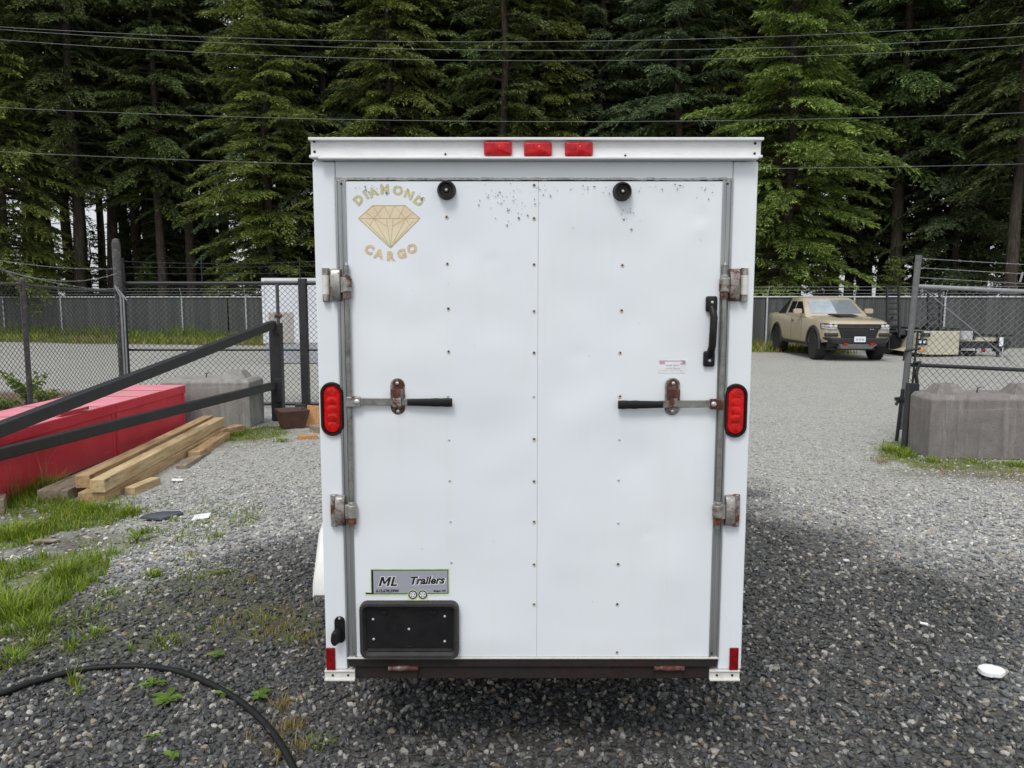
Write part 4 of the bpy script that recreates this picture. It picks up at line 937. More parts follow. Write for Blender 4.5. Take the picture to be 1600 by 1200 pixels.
# ---------------------------------------------------------------- timbers
def timber(p, q, w_, h, mat, label, name='timber', grp='sawn timbers stacked beside the red box'):
    p, q = Vector(p), Vector(q); d = q-p; L = d.length
    mb = MB(); mb.box(-w_/2, w_/2, 0, L, 0, h); o = mb.build(name, M[mat], None, bevel=.006)
    o.location = p; o.rotation_euler = (math.asin(d.z/L), 0, math.atan2(-d.x, d.y)); tag(o, label, 'timber', grp); return o
def gxy(px, py, z=0.0): return G(px, py, z)
timber((-3.98,6.50,.0),(-4.12,10.05,.0),.26,.10,'timber_grey','greyish wide plank flat on the ground between stack and red box')
timber((-3.60,6.42,.0),(-3.76,9.72,.0),.22,.10,'timber_tan','wide tan timber directly under the thick pale yellow beam')
timber((-3.745,6.56,.102),(-4.00,10.0,.102),.125,.115,'timber_tan','thick tan beam on top of the stack next to the red box')
timber((-3.53,6.40,.102),(-3.79,9.85,.102),.125,.115,'timber_pale','thick pale yellow beam on top of the stack at its gravel side')
timber((-3.47,8.25,.0),(-3.60,9.50,.0),.13,.085,'timber_tan','shorter tan timber on the gravel side of the stack under its far half')
timber((-3.40,7.75,.0),(-3.46,8.55,.0),.11,.045,'timber_grey','thin grey timber flat on the gravel outermost at the stack')
timber((-3.42,6.72,.0),(-3.37,7.12,.0),.10,.07,'timber_pale','short pale block end sticking out at the near end of the stack')
timber((-3.69,9.78,.0),(-3.60,10.05,.0),.16,.09,'timber_tan','tan offcut on the ground beyond the far end of the pale beam')
timber((-4.60,6.0,.0),(-4.20,6.22,.0),.22,.12,'timber_grey','grey timber end in the grass in front of the red box')
# bits near the planter
pl = G(452,672)
o = empty('planter', (pl.x, pl.y+.15, 0), 'empty brown square planter pot beside the black barrier post', 'planter')
mb = MB(); a, b, h = .135, .20, .26
mb.rings([[(-a,-a,0),(a,-a,0),(a,a,0),(-a,a,0)],[(-b,-b,h),(b,-b,h),(b,b,h),(-b,b,h)],[(-b+.025,-b+.025,h),(b-.025,-b+.025,h),(b-.025,b-.025,h),(-b+.025,b-.025,h)],[(-a+.03,-a+.03,.15),(a-.03,-a+.03,.15),(a-.03,a-.03,.15),(-a+.03,a-.03,.15)]])
simple('brown_plastic', (.055,.024,.016,1), (.085,.040,.027,1), .55, 0, 10, 80, .1); simple('dry_soil', (.02,.014,.01,1), (.07,.05,.03,1), .95, 0, 40, 60, .5, .01)
mb.build('pot', M['brown_plastic'], o, bevel=.006); mb = MB(); mb.box(-a-.02,a+.02,-a-.02,a+.02,.16,.20); mb.build('soil', M['dry_soil'], o); o.rotation_euler = (0,0,R(28))
def offcut(px, py, dims, rot, mat, label, cat='wood offcut', z=.0):
    c = G(px, py); mb = MB(); x, y, h = dims; mb.box(-x/2,x/2,-y/2,y/2,0,h); o = mb.build('wood_offcut', M[mat], None, bevel=.005); o.location = (c.x, c.y, z); o.rotation_euler = [R(v) for v in rot]
    return tag(o, label, cat, 'wood scraps beside the planter')
offcut(490,668,(.22,.04,.30),(-14,8,20),'timber_orange','square orange plywood scrap leaning upright beside the brown planter')
offcut(481,686,(.24,.10,.05),(0,0,12),'timber_orange','small orange wood offcut lying flat in front of the brown planter')
offcut(500,676,(.2,.2,.10),(0,0,40),'timber_grey','grey weathered wood lump by the trailer edge behind the orange offcut')
# ---------------------------------------------------------------- barrier arm: post, sloping brace and level rail
bp_ = Vector((-3.36, 10.98, 0))
bar_ = empty('barrier_gate', bp_, 'black steel barrier with post, level rail and sloping brace in front of the red box', 'barrier gate')
mb = MB(); mb.box(bp_.x-.09, bp_.x+.07, bp_.y-.08, bp_.y+.08, 0, 1.40); pw(mb, 'post', M['black_steel'], bar_, bevel=.012)
def rail(pa, pb, hh, ww, nm):
    mb = MB(); mb.bar(pa, pb, ww, hh); pw(mb, nm, M['black_steel'], bar_, bevel=.012)
e1 = P(427,507,10.86); n1 = P(0,671,6.05); d1 = (n1-e1); rail(e1, e1+d1*1.35, .112, .10, 'brace')
e2 = P(430,602,10.86); n2 = P(0,709,6.3); d2 = (n2-e2); rail(e2, e2+d2*1.30, .105, .09, 'rail')
mb = MB(); mb.box(bp_.x-.02, bp_.x+.10, bp_.y-.16, bp_.y-.08, .28, .62); pw(mb, 'hinge_plate', M['black_steel'], bar_, bevel=.008)
mb = MB(); mb.box(bp_.x-.02,bp_.x+.08,bp_.y-.15,bp_.y-.08,1.25,1.40); pw(mb, 'hinge_plate', M['black_steel'], bar_, bevel=.008)

# ---------------------------------------------------------------- chain link
def chainlink(mb, o, u, v, W, H, cell=.078, r=.0022):
    """woven wire as two families of straight diagonals in the rectangle o + a*u + b*v"""
    o, u, v = Vector(o), Vector(u).normalized(), Vector(v).normalized(); nrm = u.cross(v)
    k = -H
    while k < W:
        for fam in (0, 1):
            a0, b0 = k, 0.0; a1, b1 = k+H, H
            if a0 < 0: b0 = -a0; a0 = 0
            if a1 > W: b1 = H-(a1-W); a1 = W
            if b1-b0 > .01:
                if fam: p, q = o+u*(W-a0)+v*b0, o+u*(W-a1)+v*b1
                else: p, q = o+u*a0+v*b0, o+u*a1+v*b1
                mb.tube([p+nrm*(.002 if fam else -.002), q+nrm*(.002 if fam else -.002)], r, 3, False)
        k += cell
def barbed(mb, pts, r=.0035, step=.13, barb=.022, seed=1):
    rn = random.Random(seed); mb.tube(pts, r, 4, False)
    for p, q in zip(pts[:-1], pts[1:]):
        p, q = Vector(p), Vector(q); d = q-p; n = max(1, int(d.length/step))
        for i in range(n):
            c = p+d*((i+.5)/n); 
            for _ in range(2):
                t = Vector((rn.uniform(-1,1), rn.uniform(-1,1), rn.uniform(-1,1))).normalized()*barb; mb.tube([c-t, c+t], r*.75, 3, False)
def sagline(p, q, sag, n=10):
    p, q = Vector(p), Vector(q); return [p+(q-p)*(i/n)-Vector((0,0,sag*4*(i/n)*(1-i/n))) for i in range(n+1)]
# fence on the left
fA, fB, fC = Vector((-6.42,10.15,0)), Vector((-6.18,12.15,0)), Vector((-6.75,7.3,0))
fl = empty('chain_link_fence', fA, 'black chain-link fence with sagging barbed wire behind the red box', 'fence')
zA, zB = 1.93, 1.86
for nm, p, h, r in (('fence_post', fA, 1.98, .034), ('fence_post', fC, 1.98, .034)):
    mb = MB(); mb.tube([p, p+Vector((0,0,h))], r, 12); mb.lathe([(r*1.15,h-.01),(r*1.15,h+.02),(.01,h+.045)],'z',12,(p.x,p.y,0)); pw(mb, nm, M['worn_pipe'], fl, smooth=40)
mb = MB(); mb.tube(sagline(fC+Vector((0,0,1.95)), fA+Vector((0,0,zA)), 0, 3)+sagline(fA+Vector((0,0,zA)), fB+Vector((0,0,zB)), .02)[1:], .020, 8); pw(mb, 'top_rail', M['worn_pipe'], fl, smooth=40)
for p, q in ((fA, fB), (fC, fA)):
    mb = MB(); d = q-p; chainlink(mb, p+Vector((0,0,.03)), d, (0,0,1), d.length, 1.87, .074, .0036); pw(mb, 'wire_mesh', M['black_wire'], fl)
arm = fA+Vector((-.40,-.1,2.27)); mb = MB()
for dx in (0, .03, .06): mb.tube([fA+Vector((dx*.3,0,1.96-dx)), arm+Vector((dx,0,0))], .006, 6)
pw(mb, 'barb_arm', M['worn_pipe'], fl)
mb = MB(); tB = fB+Vector((0,-.05,0))
barbed(mb, sagline(arm+Vector((0,0,0)), P(183,420,12.1), .05), seed=1); barbed(mb, sagline(arm+Vector((.14,.03,-.14)), P(150,452,11.6), .03)+sagline(P(150,452,11.6), P(186,449,12.1), .01)[1:], seed=2)
barbed(mb, sagline(arm+Vector((.1,0,-.10)), P(183,427,12.1), .16), seed=3); barbed(mb, sagline(fC+Vector((-.5,0,2.3)), arm, .05), seed=4); pw(mb, 'barbed_wire', M['galvanised'], fl)
tp = empty('gate_post', fB, 'tall rounded black pipe post where the left fence meets the gate', 'gate post')
mb = MB(); mb.tube([fB, fB+Vector((0,0,2.60)), fB+Vector((0,0,2.655)), fB+Vector((0,0,2.675))], [.062,.062,.05,.02], 16); pw(mb, 'pipe', M['worn_pipe'], tp, smooth=40)
mb = MB(); mb.tube([fB+Vector((.06,-.07,0)), fB+Vector((.06,-.07,1.78)), fB+Vector((.0,-.07,1.90))], .016, 8); mb.tube([fB+Vector((.10,-.07,0)), fB+Vector((.10,-.06,1.75)), fB+Vector((.02,-.06,1.9))], .013, 8)
mb.tube([fB+Vector((-.02,-.07,1.95)), fB+Vector((.16,-.07,1.72))], .011, 8); pw(mb, 'tie_rod', M['galvanised'], tp, smooth=40)
# closed gate leaf behind the barrier
gy0 = 12.25; gl = P(203,640,gy0); gX0 = gl.x; gX1 = -2.55
lg = empty('mesh_gate', (gX0, gy0, 0), 'wide black chain-link gate with barbed top between the tall post and the trailer', 'gate')
mb = MB(); mb.tube([(gX0,gy0,.08),(gX0,gy0,2.38)], .036, 12); pw(mb, 'gate_stile', M['black_steel'], lg, smooth=40)
for z, r in ((1.985,.030),(.93,.018),(.06,.026)):
    mb = MB(); mb.tube([(gX0,gy0,z),(gX1,gy0,z)], r, 10); pw(mb, 'gate_rail', M['black_steel'], lg, smooth=40)
xp = P(437,550,gy0).x; mb = MB(); mb.tube([(xp,gy0-.02,.05),(xp,gy0-.02,1.98)], .028, 10); pw(mb, 'gate_upright', M['worn_pipe'], lg, smooth=40)
mb = MB(); mb.tube([(xp-.05,gy0-.03,1.47),(xp+.06,gy0-.03,1.47)], .030, 8); pw(mb, 'gate_clamp', M['hasp_rust'], lg)
xp = P(476,550,gy0).x; mb = MB(); mb.box(xp-.06,xp+.06,gy0-.06,gy0+.06,.0,2.06); mb.box(xp-.15,xp+.03,gy0-.12,gy0-.06,.0,.07); pw(mb, 'gate_upright', M['black_steel'], lg, bevel=.008)
mb = MB(); chainlink(mb, (gX0,gy0+.03,.06), (1,0,0), (0,0,1), gX1-gX0, 1.9, .088, .0036); pw(mb, 'wire_mesh', M['black_wire'], lg)
mb = MB(); 
for i, z in enumerate((2.14,2.24,2.33)): barbed(mb, sagline((gX0,gy0,z), (gX1,gy0,z+.03), .02+.03*(i == 2), 12), seed=20+i)
for x in (-4.9,-3.35): mb.tube([(x,gy0,1.98),(x,gy0,2.40)], .008, 6)
pw(mb, 'barbed_wire', M['black_wire'], lg)
# leaning gate leaf on the right
ga = R(2.7); go = Vector(P(1405,692,9.25)); go.z = 0
U, V = Vector((math.cos(ga),0,-math.sin(ga))), Vector((math.sin(ga),0,math.cos(ga)))
rg_ = empty('leaning_gate', go, 'sagging grey chain-link gate with barbed wire leaning above the brownish concrete block', 'gate')
q = lambda u, v, d=0: go+U*u+V*v+Vector((0,d,0)); GW = 3.4
mb = MB(); mb.tube([q(0,.16), q(0,2.26)], .036, 14); pw(mb, 'gate_stile', M['dull_pipe'], rg_, smooth=40)
mb = MB(); mb.tube([q(GW,.16), q(GW,2.26)], .036, 14); pw(mb, 'gate_stile', M['galvanised'], rg_, smooth=40)
zt_, zm_ = 1.895, .955
mb = MB(); mb.tube([q(0,zt_), q(GW,zt_)], .026, 10); pw(mb, 'gate_rail', M['galvanised'], rg_, smooth=40)
for z in (zm_, .2): mb = MB(); mb.tube([q(0,z), q(GW,z)], .024, 10); pw(mb, 'gate_rail', M['black_steel'], rg_, smooth=40)
mb = MB(); mb.tube([q(.12,1.86,.02), q(1.35,.99,.02)], .006, 6); pw(mb, 'brace_rod', M['galvanised'], rg_)
mb = MB(); chainlink(mb, q(.03,.2,.035), U, V, GW-.06, zt_-.2, .085, .0033); pw(mb, 'wire_mesh', M['dull_pipe'], rg_)
mb = MB()
for i in range(1, 34): mb.tube([q(.1*i,zt_), q(.1*i+.02,zt_+.05)], .002, 3)
for i, z in enumerate((2.00,2.115,2.225)): barbed(mb, sagline(q(0,z), q(GW,z-.01), .01, 8), r=.003, seed=40+i)
mb.tube([q(1.24,2.0), q(1.26,2.12)], .012, 6); pw(mb, 'barbed_wire', M['galvanised'], rg_)
mb = MB(); mb.tube([q(.075,.25,-.02), q(.075,1.35,-.02)], .014, 8); mb.tube([q(-.05,.02,-.03), q(-.04,.66,-.03)], .022, 8); mb.box(*sorted((q(-.10,0).x, q(.09,0).x)), go.y-.06, go.y-.02, .52, .56)
mb.tube([q(-.11,.46,-.04), q(-.06,.56,-.04)], .018, 6); mb.tube([q(.06,.98,-.03), q(.13,1.0,-.03), q(.10,.85,-.03), q(.13,.7,-.03)], .022, 6)
mb.tube([q(-.06,1.12,-.03), q(.12,1.16,-.03)], .016, 6); mb.tube([q(-.07,1.0,-.03), q(-.06,1.12,-.03)], .012, 6); pw(mb, 'latch', M['black_steel'], rg_)

# ---------------------------------------------------------------- far slatted fence
def slat_mat():
    k = NT('privacy_slat'); g = k.n('ShaderNodeNewGeometry'); c = k.ramp(g.outputs['Random Per Island'], [(0, (.048,.055,.052)), (.6, (.064,.071,.068)), (1, (.085,.092,.088))])
    M['slat'] = k.set(c, .6)
slat_mat()
ff = empty('slatted_fence', (0, fence_y(0), 0), 'long dark slatted chain-link fence with pale top rail along the forest edge', 'fence')
fdir = Vector((1, -.2, 0)).normalized(); f0 = Vector((-35.09, float(fence_y(-35.09)), 0)); FL = 68.0; FH = 1.80
def fp(s, z=0, d=0.0): return f0+fdir*s+Vector((0,d,z))
rn = random.Random(4)
s0 = 0.0
while s0 < FL-.5:
    s1 = min(s0+3.03, FL); mb = MB(); s_ = s0+.04
    while s_ < s1-.05:
        if rn.random() > .004:
            p, q_ = fp(s_, .04), fp(s_+.062, .04); t = Vector((0,.008,0)); h = Vector((0,0,FH-.06+rn.uniform(-.01,.01))); mb.add([p,q_,q_+h,p+h,p+t,q_+t,q_+h+t,p+h+t], [(0,1,2,3),(5,4,7,6),(3,2,6,7),(1,5,6,2),(4,0,3,7)])
        s_ += .070
    pw(mb, 'slat_panel', M['slat'], ff)
    mb = MB(); mb.tube([fp(s0,0,-.03), fp(s0,FH+.02,-.03)], .034, 8); mb.tube([fp(s0,FH,-.03), fp(s0,FH+.38,-.20)], .014, 5); pw(mb, 'fence_post', M['galv_rail'], ff)
    s0 = s1
mb = MB(); mb.tube([fp(0,FH,-.03), fp(FL,FH,-.03)], .030, 8); pw(mb, 'top_rail', M['galv_rail'], ff)
mb = MB()
for i, (z, d) in enumerate(((FH+.12,-.09),(FH+.24,-.14),(FH+.36,-.19))): mb.tube([fp(0,z,d), fp(FL,z,d)], .007, 4)
pw(mb, 'barbed_wire', M['galvanised'], ff)
# ---------------------------------------------------------------- white container behind the gate
def scuffed():
    k = NT('container_white'); c = k.ramp(k.noise(.9, 5, .65), [(.35, (.60,.62,.66)), (.65, (.72,.74,.78))]); c = k.mix(k.ramp(k.noise(3, 5, .75, (2,2,.4)), [(.58, B4(0)), (.75, B4(.45))]), c, (.42,.39,.35,1)); M['container'] = k.set(c, .55)
scuffed(); simple('container_patch', (.33,.31,.29,1), (.47,.45,.43,1), .7, 0, 5, 30, .2); simple('container_low', (.30,.31,.33,1), (.40,.41,.43,1), .6, 0, 3, 30, .1)
cY = 20.6; cl_ = P(412,500,cY).x; zc1 = P(450,435,cY).z
ct = empty('white_container', (cl_+1.2, cY, 0), 'white box container with a grey patch standing behind the black mesh gate', 'container')
mb = MB(); mb.box(cl_, cl_+2.44, cY, cY+5.5, .55, zc1); pw(mb, 'container_body', M['container'], ct, bevel=.02)
mb = MB(); mb.box(cl_+.01, cl_+2.43, cY+.01, cY+5.4, .02, .55); pw(mb, 'container_base', M['container_low'], ct)
xa, xb = P(420,500,cY).x, P(459,500,cY).x; mb = MB(); mb.box(xa, xb, cY-.02, cY, .56, P(440,488,cY).z); pw(mb, 'container_patch', M['container_patch'], ct, bevel=.01)
mb = MB(); mb.box(cl_-.02, cl_+2.46, cY-.025, cY, zc1-.06, zc1+.01); mb.box(cl_-.02,cl_+.05,cY-.025,cY,.55,zc1-.06); pw(mb, 'container_frame', M['container'], ct)

# ---------------------------------------------------------------- hose, litter
hp_ = [(-160,1128),(-60,1106),(0,1092),(60,1071),(130,1053),(200,1048),(265,1053),(325,1074),(380,1107),(420,1145),(450,1190),(470,1240),(480,1300)]
pts = []
for i in range(len(hp_)-1):
    p0, p1, p2, p3 = [Vector(hp_[max(0,min(len(hp_)-1,i+j))]) for j in (-1,0,1,2)]
    for t in (0,.25,.5,.75):
        a = .5*((2*p1)+(-p0+p2)*t+(2*p0-5*p1+4*p2-p3)*t*t+(-p0+3*p1-3*p2+p3)*t**3); g_ = G(a.x, a.y); g_.z = .022; pts.append(g_)
mb = MB(); mb.tube(pts, .0142, 14); ho = mb.build('hose', M['black_rubber'], None, smooth=60); tag(ho, 'black hose curving over the dark gravel in the near left corner', 'hose')
def litter(px, py, outline, h, mat, label, cat, rot=(0,0,0), name='scrap'):
    c = G(px, py); mb = MB(); n = len(outline); mb.rings([[(x,y,0) for x,y in outline],[(x*.97,y*.97,h) for x,y in outline],[(x*.5,y*.5,h*1.25) for x,y in outline]])
    o = mb.build(name, mat, None, bevel=h*.2); o.location = (c.x, c.y, .022); o.rotation_euler = [R(v) for v in rot]; return tag(o, label, cat)
rn = random.Random(12); blob = lambda a, b, n=18: [(a*math.cos(2*math.pi*k/n)*rn.uniform(.9,1.08), b*math.sin(2*math.pi*k/n)*rn.uniform(.9,1.08)) for k in range(n)]
simple('foam_white', (.78,.79,.80,1), (.86,.87,.88,1), .7, 0, 20, 60, .4, .004); simple('slate_plastic', (.05,.06,.075,1), (.09,.10,.12,1), .5, 0, 6, 40, .2); simple('paper', (.72,.71,.68,1), (.82,.81,.79,1), .8, 0, 8, 40, .2)
litter(1548,1059,blob(.062,.050),.022,M['foam_white'],'white oval foam scrap on dark gravel at the right','foam scrap',name='foam_scrap')
litter(254,811,[(-.15,-.07),(.02,-.10),(.15,.05),(.12,.09),(-.02,.07),(-.12,0)],.02,M['slate_plastic'],'flat slate blue plastic scrap on gravel near the timber stack','plastic scrap',(3,4,10),'plastic_scrap')
litter(314,812,[(-.07,-.05),(.06,-.06),(.08,.05),(-.05,.07)],.006,M['paper'],'small white paper scrap beside the slate blue plastic scrap','paper scrap',(4,-6,20),'paper_scrap')
litter(277,754,[(-.05,-.03),(.05,-.03),(.055,.03),(-.05,.035)],.008,M['paper'],'tiny white scrap on pale gravel beside the timber stack','paper scrap',(4,5,20),'paper_scrap')
litter(1443,981,[(-.02,-.011),(.018,-.012),(.022,.009),(-.02,.010)],.006,M['paper'],'tiny white scrap on dark gravel beyond the white foam','paper scrap',(0,5,-20),'paper_scrap')
litter(1322,881,[(-.02,-.010),(.018,-.011),(.022,.010),(-.02,.010)],.006,M['paper'],'tiny white scrap on dark gravel near the trailer right side','paper scrap',(0,5,10),'paper_scrap')
litter(72,850,[(-.09,-.02),(.05,-.03),(.10,.01),(-.06,.03)],.01,M['timber_grey'],'crumpled beige scrap lying on bare dirt between the grass patches','paper scrap',(3,4,15),'paper_scrap')

# ---------------------------------------------------------------- overhead wires
simple('cable', (.17,.18,.18,1), (.24,.25,.25,1), .6, 0, 5, 10, 0)
for y0, ym, y1, lab in ((42,65,36,'topmost overhead wire crossing in front of the forest'),(46,79,57,'overhead wire second from the top in front of the forest'),(62,95,70,'overhead wire third from the top in front of the forest'),
                  (168,190,176,'overhead wire passing just above the trailer roof height'),(237,263,256,'lowest overhead wire hidden behind the trailer in the middle')):
    pL, pM, pR = P(0,y0,27), P(860,ym,27), P(1600,y1,27); xs3 = [pL.x,pM.x,pR.x]; cf = np.polyfit(xs3, [pL.z,pM.z,pR.z], 2)
    mb = MB(); mb.tube([(x,27,float(np.polyval(cf,x))) for x in np.linspace(-40,40,72)], .0062, 6, False); o = mb.build('overhead_wire', M['cable'], None); tag(o, lab, 'overhead wire', 'overhead wires strung across the yard')
# ================================================================== PICKUP AND FAR TRAILERS
simple('sand_paint', (.43,.365,.265,1), (.46,.39,.285,1), .2, 0, 3, 10, 0); M['sand_paint'].node_tree.nodes['Principled BSDF'].inputs['Coat Weight'].default_value = .5
simple('dark_glass', (.010,.012,.014,1), (.014,.016,.018,1), .05, 0, 3, 10, 0, spec=.8)
simple('sky_glass', (.34,.39,.42,1), (.46,.51,.54,1), .04, 0, 3, 10, 0, spec=1.0); M['sky_glass'].node_tree.nodes['Principled BSDF'].inputs['Metallic'].default_value = .55  # windscreen: pale sky reflection put into the glass base colour
simple('chrome', (.6,.6,.6,1), (.7,.7,.7,1), .12, 1.0, 3, 10, 0); simple('lamp_clear', (.55,.57,.60,1), (.75,.77,.8,1), .1, .3, 30, 10, 0); simple('plate_white', (.70,.74,.82,1), (.78,.80,.86,1), .4, 0, 5, 10, 0)
simple('black_paint', (.010,.010,.011,1), (.018,.018,.019,1), .35, 0, 5, 10, 0); simple('charcoal_cladding', (.022,.022,.024,1), (.034,.034,.036,1), .6, 0, 10, 60, .1)
tc = (G(1277,562)+G(1365,563)+G(1220,548))/3
fa = (G(1279,561)+G(1363,563))/2; hd = R(1.5)
tk = empty('pickup_truck', (fa.x+.05, fa.y+1.63, 0), 'sand coloured pickup truck with black hood scoop parked before the slatted fence', 'pickup truck')
tk.rotation_euler = (0, 0, -hd)
tb = lambda mb, n, m_, par=tk, **k: mb.build(n, m_ if isinstance(m_, list) else M[m_], par, **k)
# lower body lofted along y (front is -y), arches cut out
def section(y, hw, zb, zt, rt, crown=0.0):
    pts = [(-hw*.96,y,zb),(-hw,y,zb+.12),(-hw,y,zt-rt-.12),(-hw*.975,y,zt-rt),(-hw*.93,y,zt-rt*.25),(-hw*.80,y,zt+crown*.5),(0,y,zt+crown)]
    return pts + [(-x,y_,z) for x,y_,z in reversed(pts[:-1])]
st = [(-2.42,.74,.62,1.02,.10,.01),(-2.36,.86,.56,1.08,.10,.015),(-2.15,.93,.52,1.13,.12,.03),(-1.6,.95,.48,1.18,.13,.045),(-.95,.955,.46,1.22,.12,.05),(-.6,.955,.46,1.23,.10,.03),(.2,.955,.46,1.23,.08,.0),(1.0,.955,.46,1.24,.07,.0),(1.06,.955,.46,1.26,.06,.0),(2.0,.955,.50,1.27,.06,.0),(2.62,.94,.56,1.27,.06,.0),(2.70,.90,.60,1.24,.05,.0)]
mb = MB(); mb.rings([section(*s) for s in st]); body = tb(mb, 'body', 'sand_paint')
cut = []
for y_ in (-1.63, 1.63):
    mb = MB(); mb.lathe([(.50,-1.2),(.50,1.2)], 'x', 28, (0,y_,.44)); c_ = tb(mb, 'cutter', 'black_paint', None); c_.matrix_world = tk.matrix_world.copy(); c_.location = tk.location; c_.rotation_euler = tk.rotation_euler; cut.append(c_)
mb = MB(); mb.box(-.80,.80,1.12,2.60,.85,1.6); c_ = tb(mb, 'cutter', 'black_paint', None); c_.location = tk.location; c_.rotation_euler = tk.rotation_euler; cut.append(c_)
for c_ in cut:
    m_ = body.modifiers.new('cut', 'BOOLEAN'); m_.object = c_; m_.operation = 'DIFFERENCE'; m_.solver = 'EXACT'
bpy.context.view_layer.update(); dg = bpy.context.evaluated_depsgraph_get(); nm_ = bpy.data.meshes.new_from_object(body.evaluated_get(dg)); body.modifiers.clear(); body.data = nm_
nm_.shade_smooth(); nm_.set_sharp_from_angle(angle=R(35))
for c_ in cut: bpy.data.objects.remove(c_)
# cab
def cabring(z, yf, yb, hw, r=.10):
    return [(-hw,yf+r,z),(-hw+r*.8,yf,z),(0,yf-.05,z),(hw-r*.8,yf,z),(hw,yf+r,z),(hw,yb-r*.6,z),(hw-r*.6,yb,z),(-hw+r*.6,yb,z),(-hw,yb-r*.6,z)]
mb = MB(); mb.rings([cabring(1.20,-.95,1.06,.90),cabring(1.30,-.82,1.05,.885),cabring(1.70,-.20,.98,.755),cabring(1.775,-.02,.92,.70),cabring(1.80,.12,.82,.60)]); cab = tb(mb, 'cab', 'sand_paint', smooth=38)
# glazing, standing a little proud of the cab
def lerp(a, b, t): return a+(b-a)*t
def cabpt(side, y_t, z):                      # side glass point
    t = (z-1.30)/.40; hw = lerp(.885,.755,t)+.006; return (side*hw, y_t, z)
mb = MB(); f = lambda x, z: (x, lerp(-.82,-.20,(z-1.30)/.40)-.012-.05*(1-abs(x)/.8), z)
ws = [f(-.74,1.31),f(0,1.31),f(.74,1.31),f(.64,1.70),f(0,1.715),f(-.64,1.70)]
mb.add(ws, [(0,1,4,5),(1,2,3,4)]); tb(mb, 'windscreen', 'sky_glass')
for s in (-1, 1):
    for y0, y1, y2, y3 in ((-.66,.22,.22,-.17),(.28,.80,.72,.28)):
        mb = MB(); p = [cabpt(s,y0,1.31),cabpt(s,y1,1.31),cabpt(s,y2,1.66),cabpt(s,y3,1.66)]; mb.add(p, [(0,1,2,3) if s < 0 else (3,2,1,0)]); tb(mb, 'side_window', 'dark_glass')
    mb = MB(); mb.tube([(s*.905,-.52,1.33),(s*1.0,-.53,1.34)], .03, 8); mb.rings([[(s*(1.05+.125*math.copysign(abs(math.cos(a))**.5,math.cos(a))), y, 1.37+.075*math.copysign(abs(math.sin(a))**.5,math.sin(a))) for a in [2*math.pi*k/16*s for k in range(16)]] for y in (-.60,-.50)]); tb(mb, 'mirror', 'sand_paint', bevel=.02)
    mb = MB(); mb.box(min(s*.952,s*.958), max(s*.952,s*.958), -.66,-.655,.55,1.2); mb.box(min(s*.952,s*.958), max(s*.952,s*.958), .25,.256,.55,1.2); mb.box(min(s*.952,s*.975), max(s*.952,s*.975),.06,.2,1.07,1.10); dr = tb(mb, 'door_seam', 'charcoal_cladding')
    mb = MB()
    for y_ in (-1.63, 1.63):
        n = 22; rg = []
        for k in range(n+1):
            a = math.pi*1.12*k/n-math.pi*.06; ca, sa = math.cos(a), math.sin(a)
            rg.append([(s*.93,y_+.465*ca,.44+.465*sa),(s*.985,y_+.475*ca,.44+.475*sa),(s*.985,y_+.53*ca,.44+.53*sa),(s*.948,y_+.56*ca,.44+.56*sa)])
        mb.rings(rg); tb(mb, 'wheel_arch', 'charcoal_cladding', bevel=.005); mb = MB()
    mb = MB(); mb.bar((s*.93,-1.12,.43),(s*.93,1.14,.43),.09,.08); tb(mb, 'rock_slider', 'black_paint', bevel=.02)
    # sail panel behind the cab
    mb = MB(); mb.rings([[(s*.80,1.0,1.27),(s*.86,1.0,1.27),(s*.86,1.85,1.27),(s*.80,1.85,1.27)],[(s*.70,.92,1.74),(s*.75,.92,1.74),(s*.75,1.02,1.74),(s*.70,1.02,1.74)]]); tb(mb, 'sport_bar', 'black_paint', bevel=.01)
    # lamp
    mb = MB(); mb.rings([[(s*.55,-2.43,.90),(s*.80,-2.42,.89),(s*.945,-2.18,.92),(s*.95,-2.12,1.05),(s*.86,-2.39,1.06),(s*.55,-2.45,1.035)],[(s*.55,-2.30,.90),(s*.78,-2.28,.89),(s*.88,-2.14,.92),(s*.88,-2.10,1.05),(s*.82,-2.26,1.06),(s*.55,-2.30,1.035)]]); hl = tb(mb, 'headlight', 'black_paint', bevel=.006)
    mb = MB(); mb.box(min(s*.58,s*.82), max(s*.58,s*.82), -2.452,-2.42,.905,.928); mb.lathe([(.045,-2.42),(.045,-2.462),(.02,-2.468)],'y',14,(s*.64,0,.985)); mb.lathe([(.045,-2.39),(.045,-2.445),(.02,-2.452)],'y',14,(s*.76,0,.987)); mb.bar((s*.81,-2.435,.925),(s*.935,-2.225,.945),.02,.03); mb.bar((s*.81,-2.42,1.0),(s*.935,-2.205,1.0),.02,.05); tb(mb, 'lamp_lens', 'lamp_clear', hl)
    mb = MB(); mb.box(min(s*.55,s*.90), max(s*.55,s*.90), -2.46,-2.30,.70,.80); tb(mb, 'bumper_corner', 'charcoal_cladding', bevel=.03)
    mb = MB(); mb.box(min(s*.30,s*.42), max(s*.30,s*.42), -2.53,-2.45,.46,.52); tb(mb, 'tow_hook', 'red_lens', bevel=.01)
mb = MB(); mb.box(-.56,.56,-2.455,-2.36,.975,1.045); mb.box(-.60,.60,-2.47,-2.36,.925,.965); tb(mb, 'grille_bar', 'charcoal_cladding', bevel=.012)
mb = MB(); mb.rings([[(-.46,-2.46,.66),(.46,-2.46,.66),(.55,-2.47,.92),(-.55,-2.47,.92)],[(-.46,-2.36,.66),(.46,-2.36,.66),(.55,-2.36,.92),(-.55,-2.36,.92)]]); gr = tb(mb, 'grille', 'black_paint', bevel=.01)
mb = MB()
for i in range(4): mb.box(-.46,.46,-2.474,-2.46,.69+.058*i,.705+.058*i)
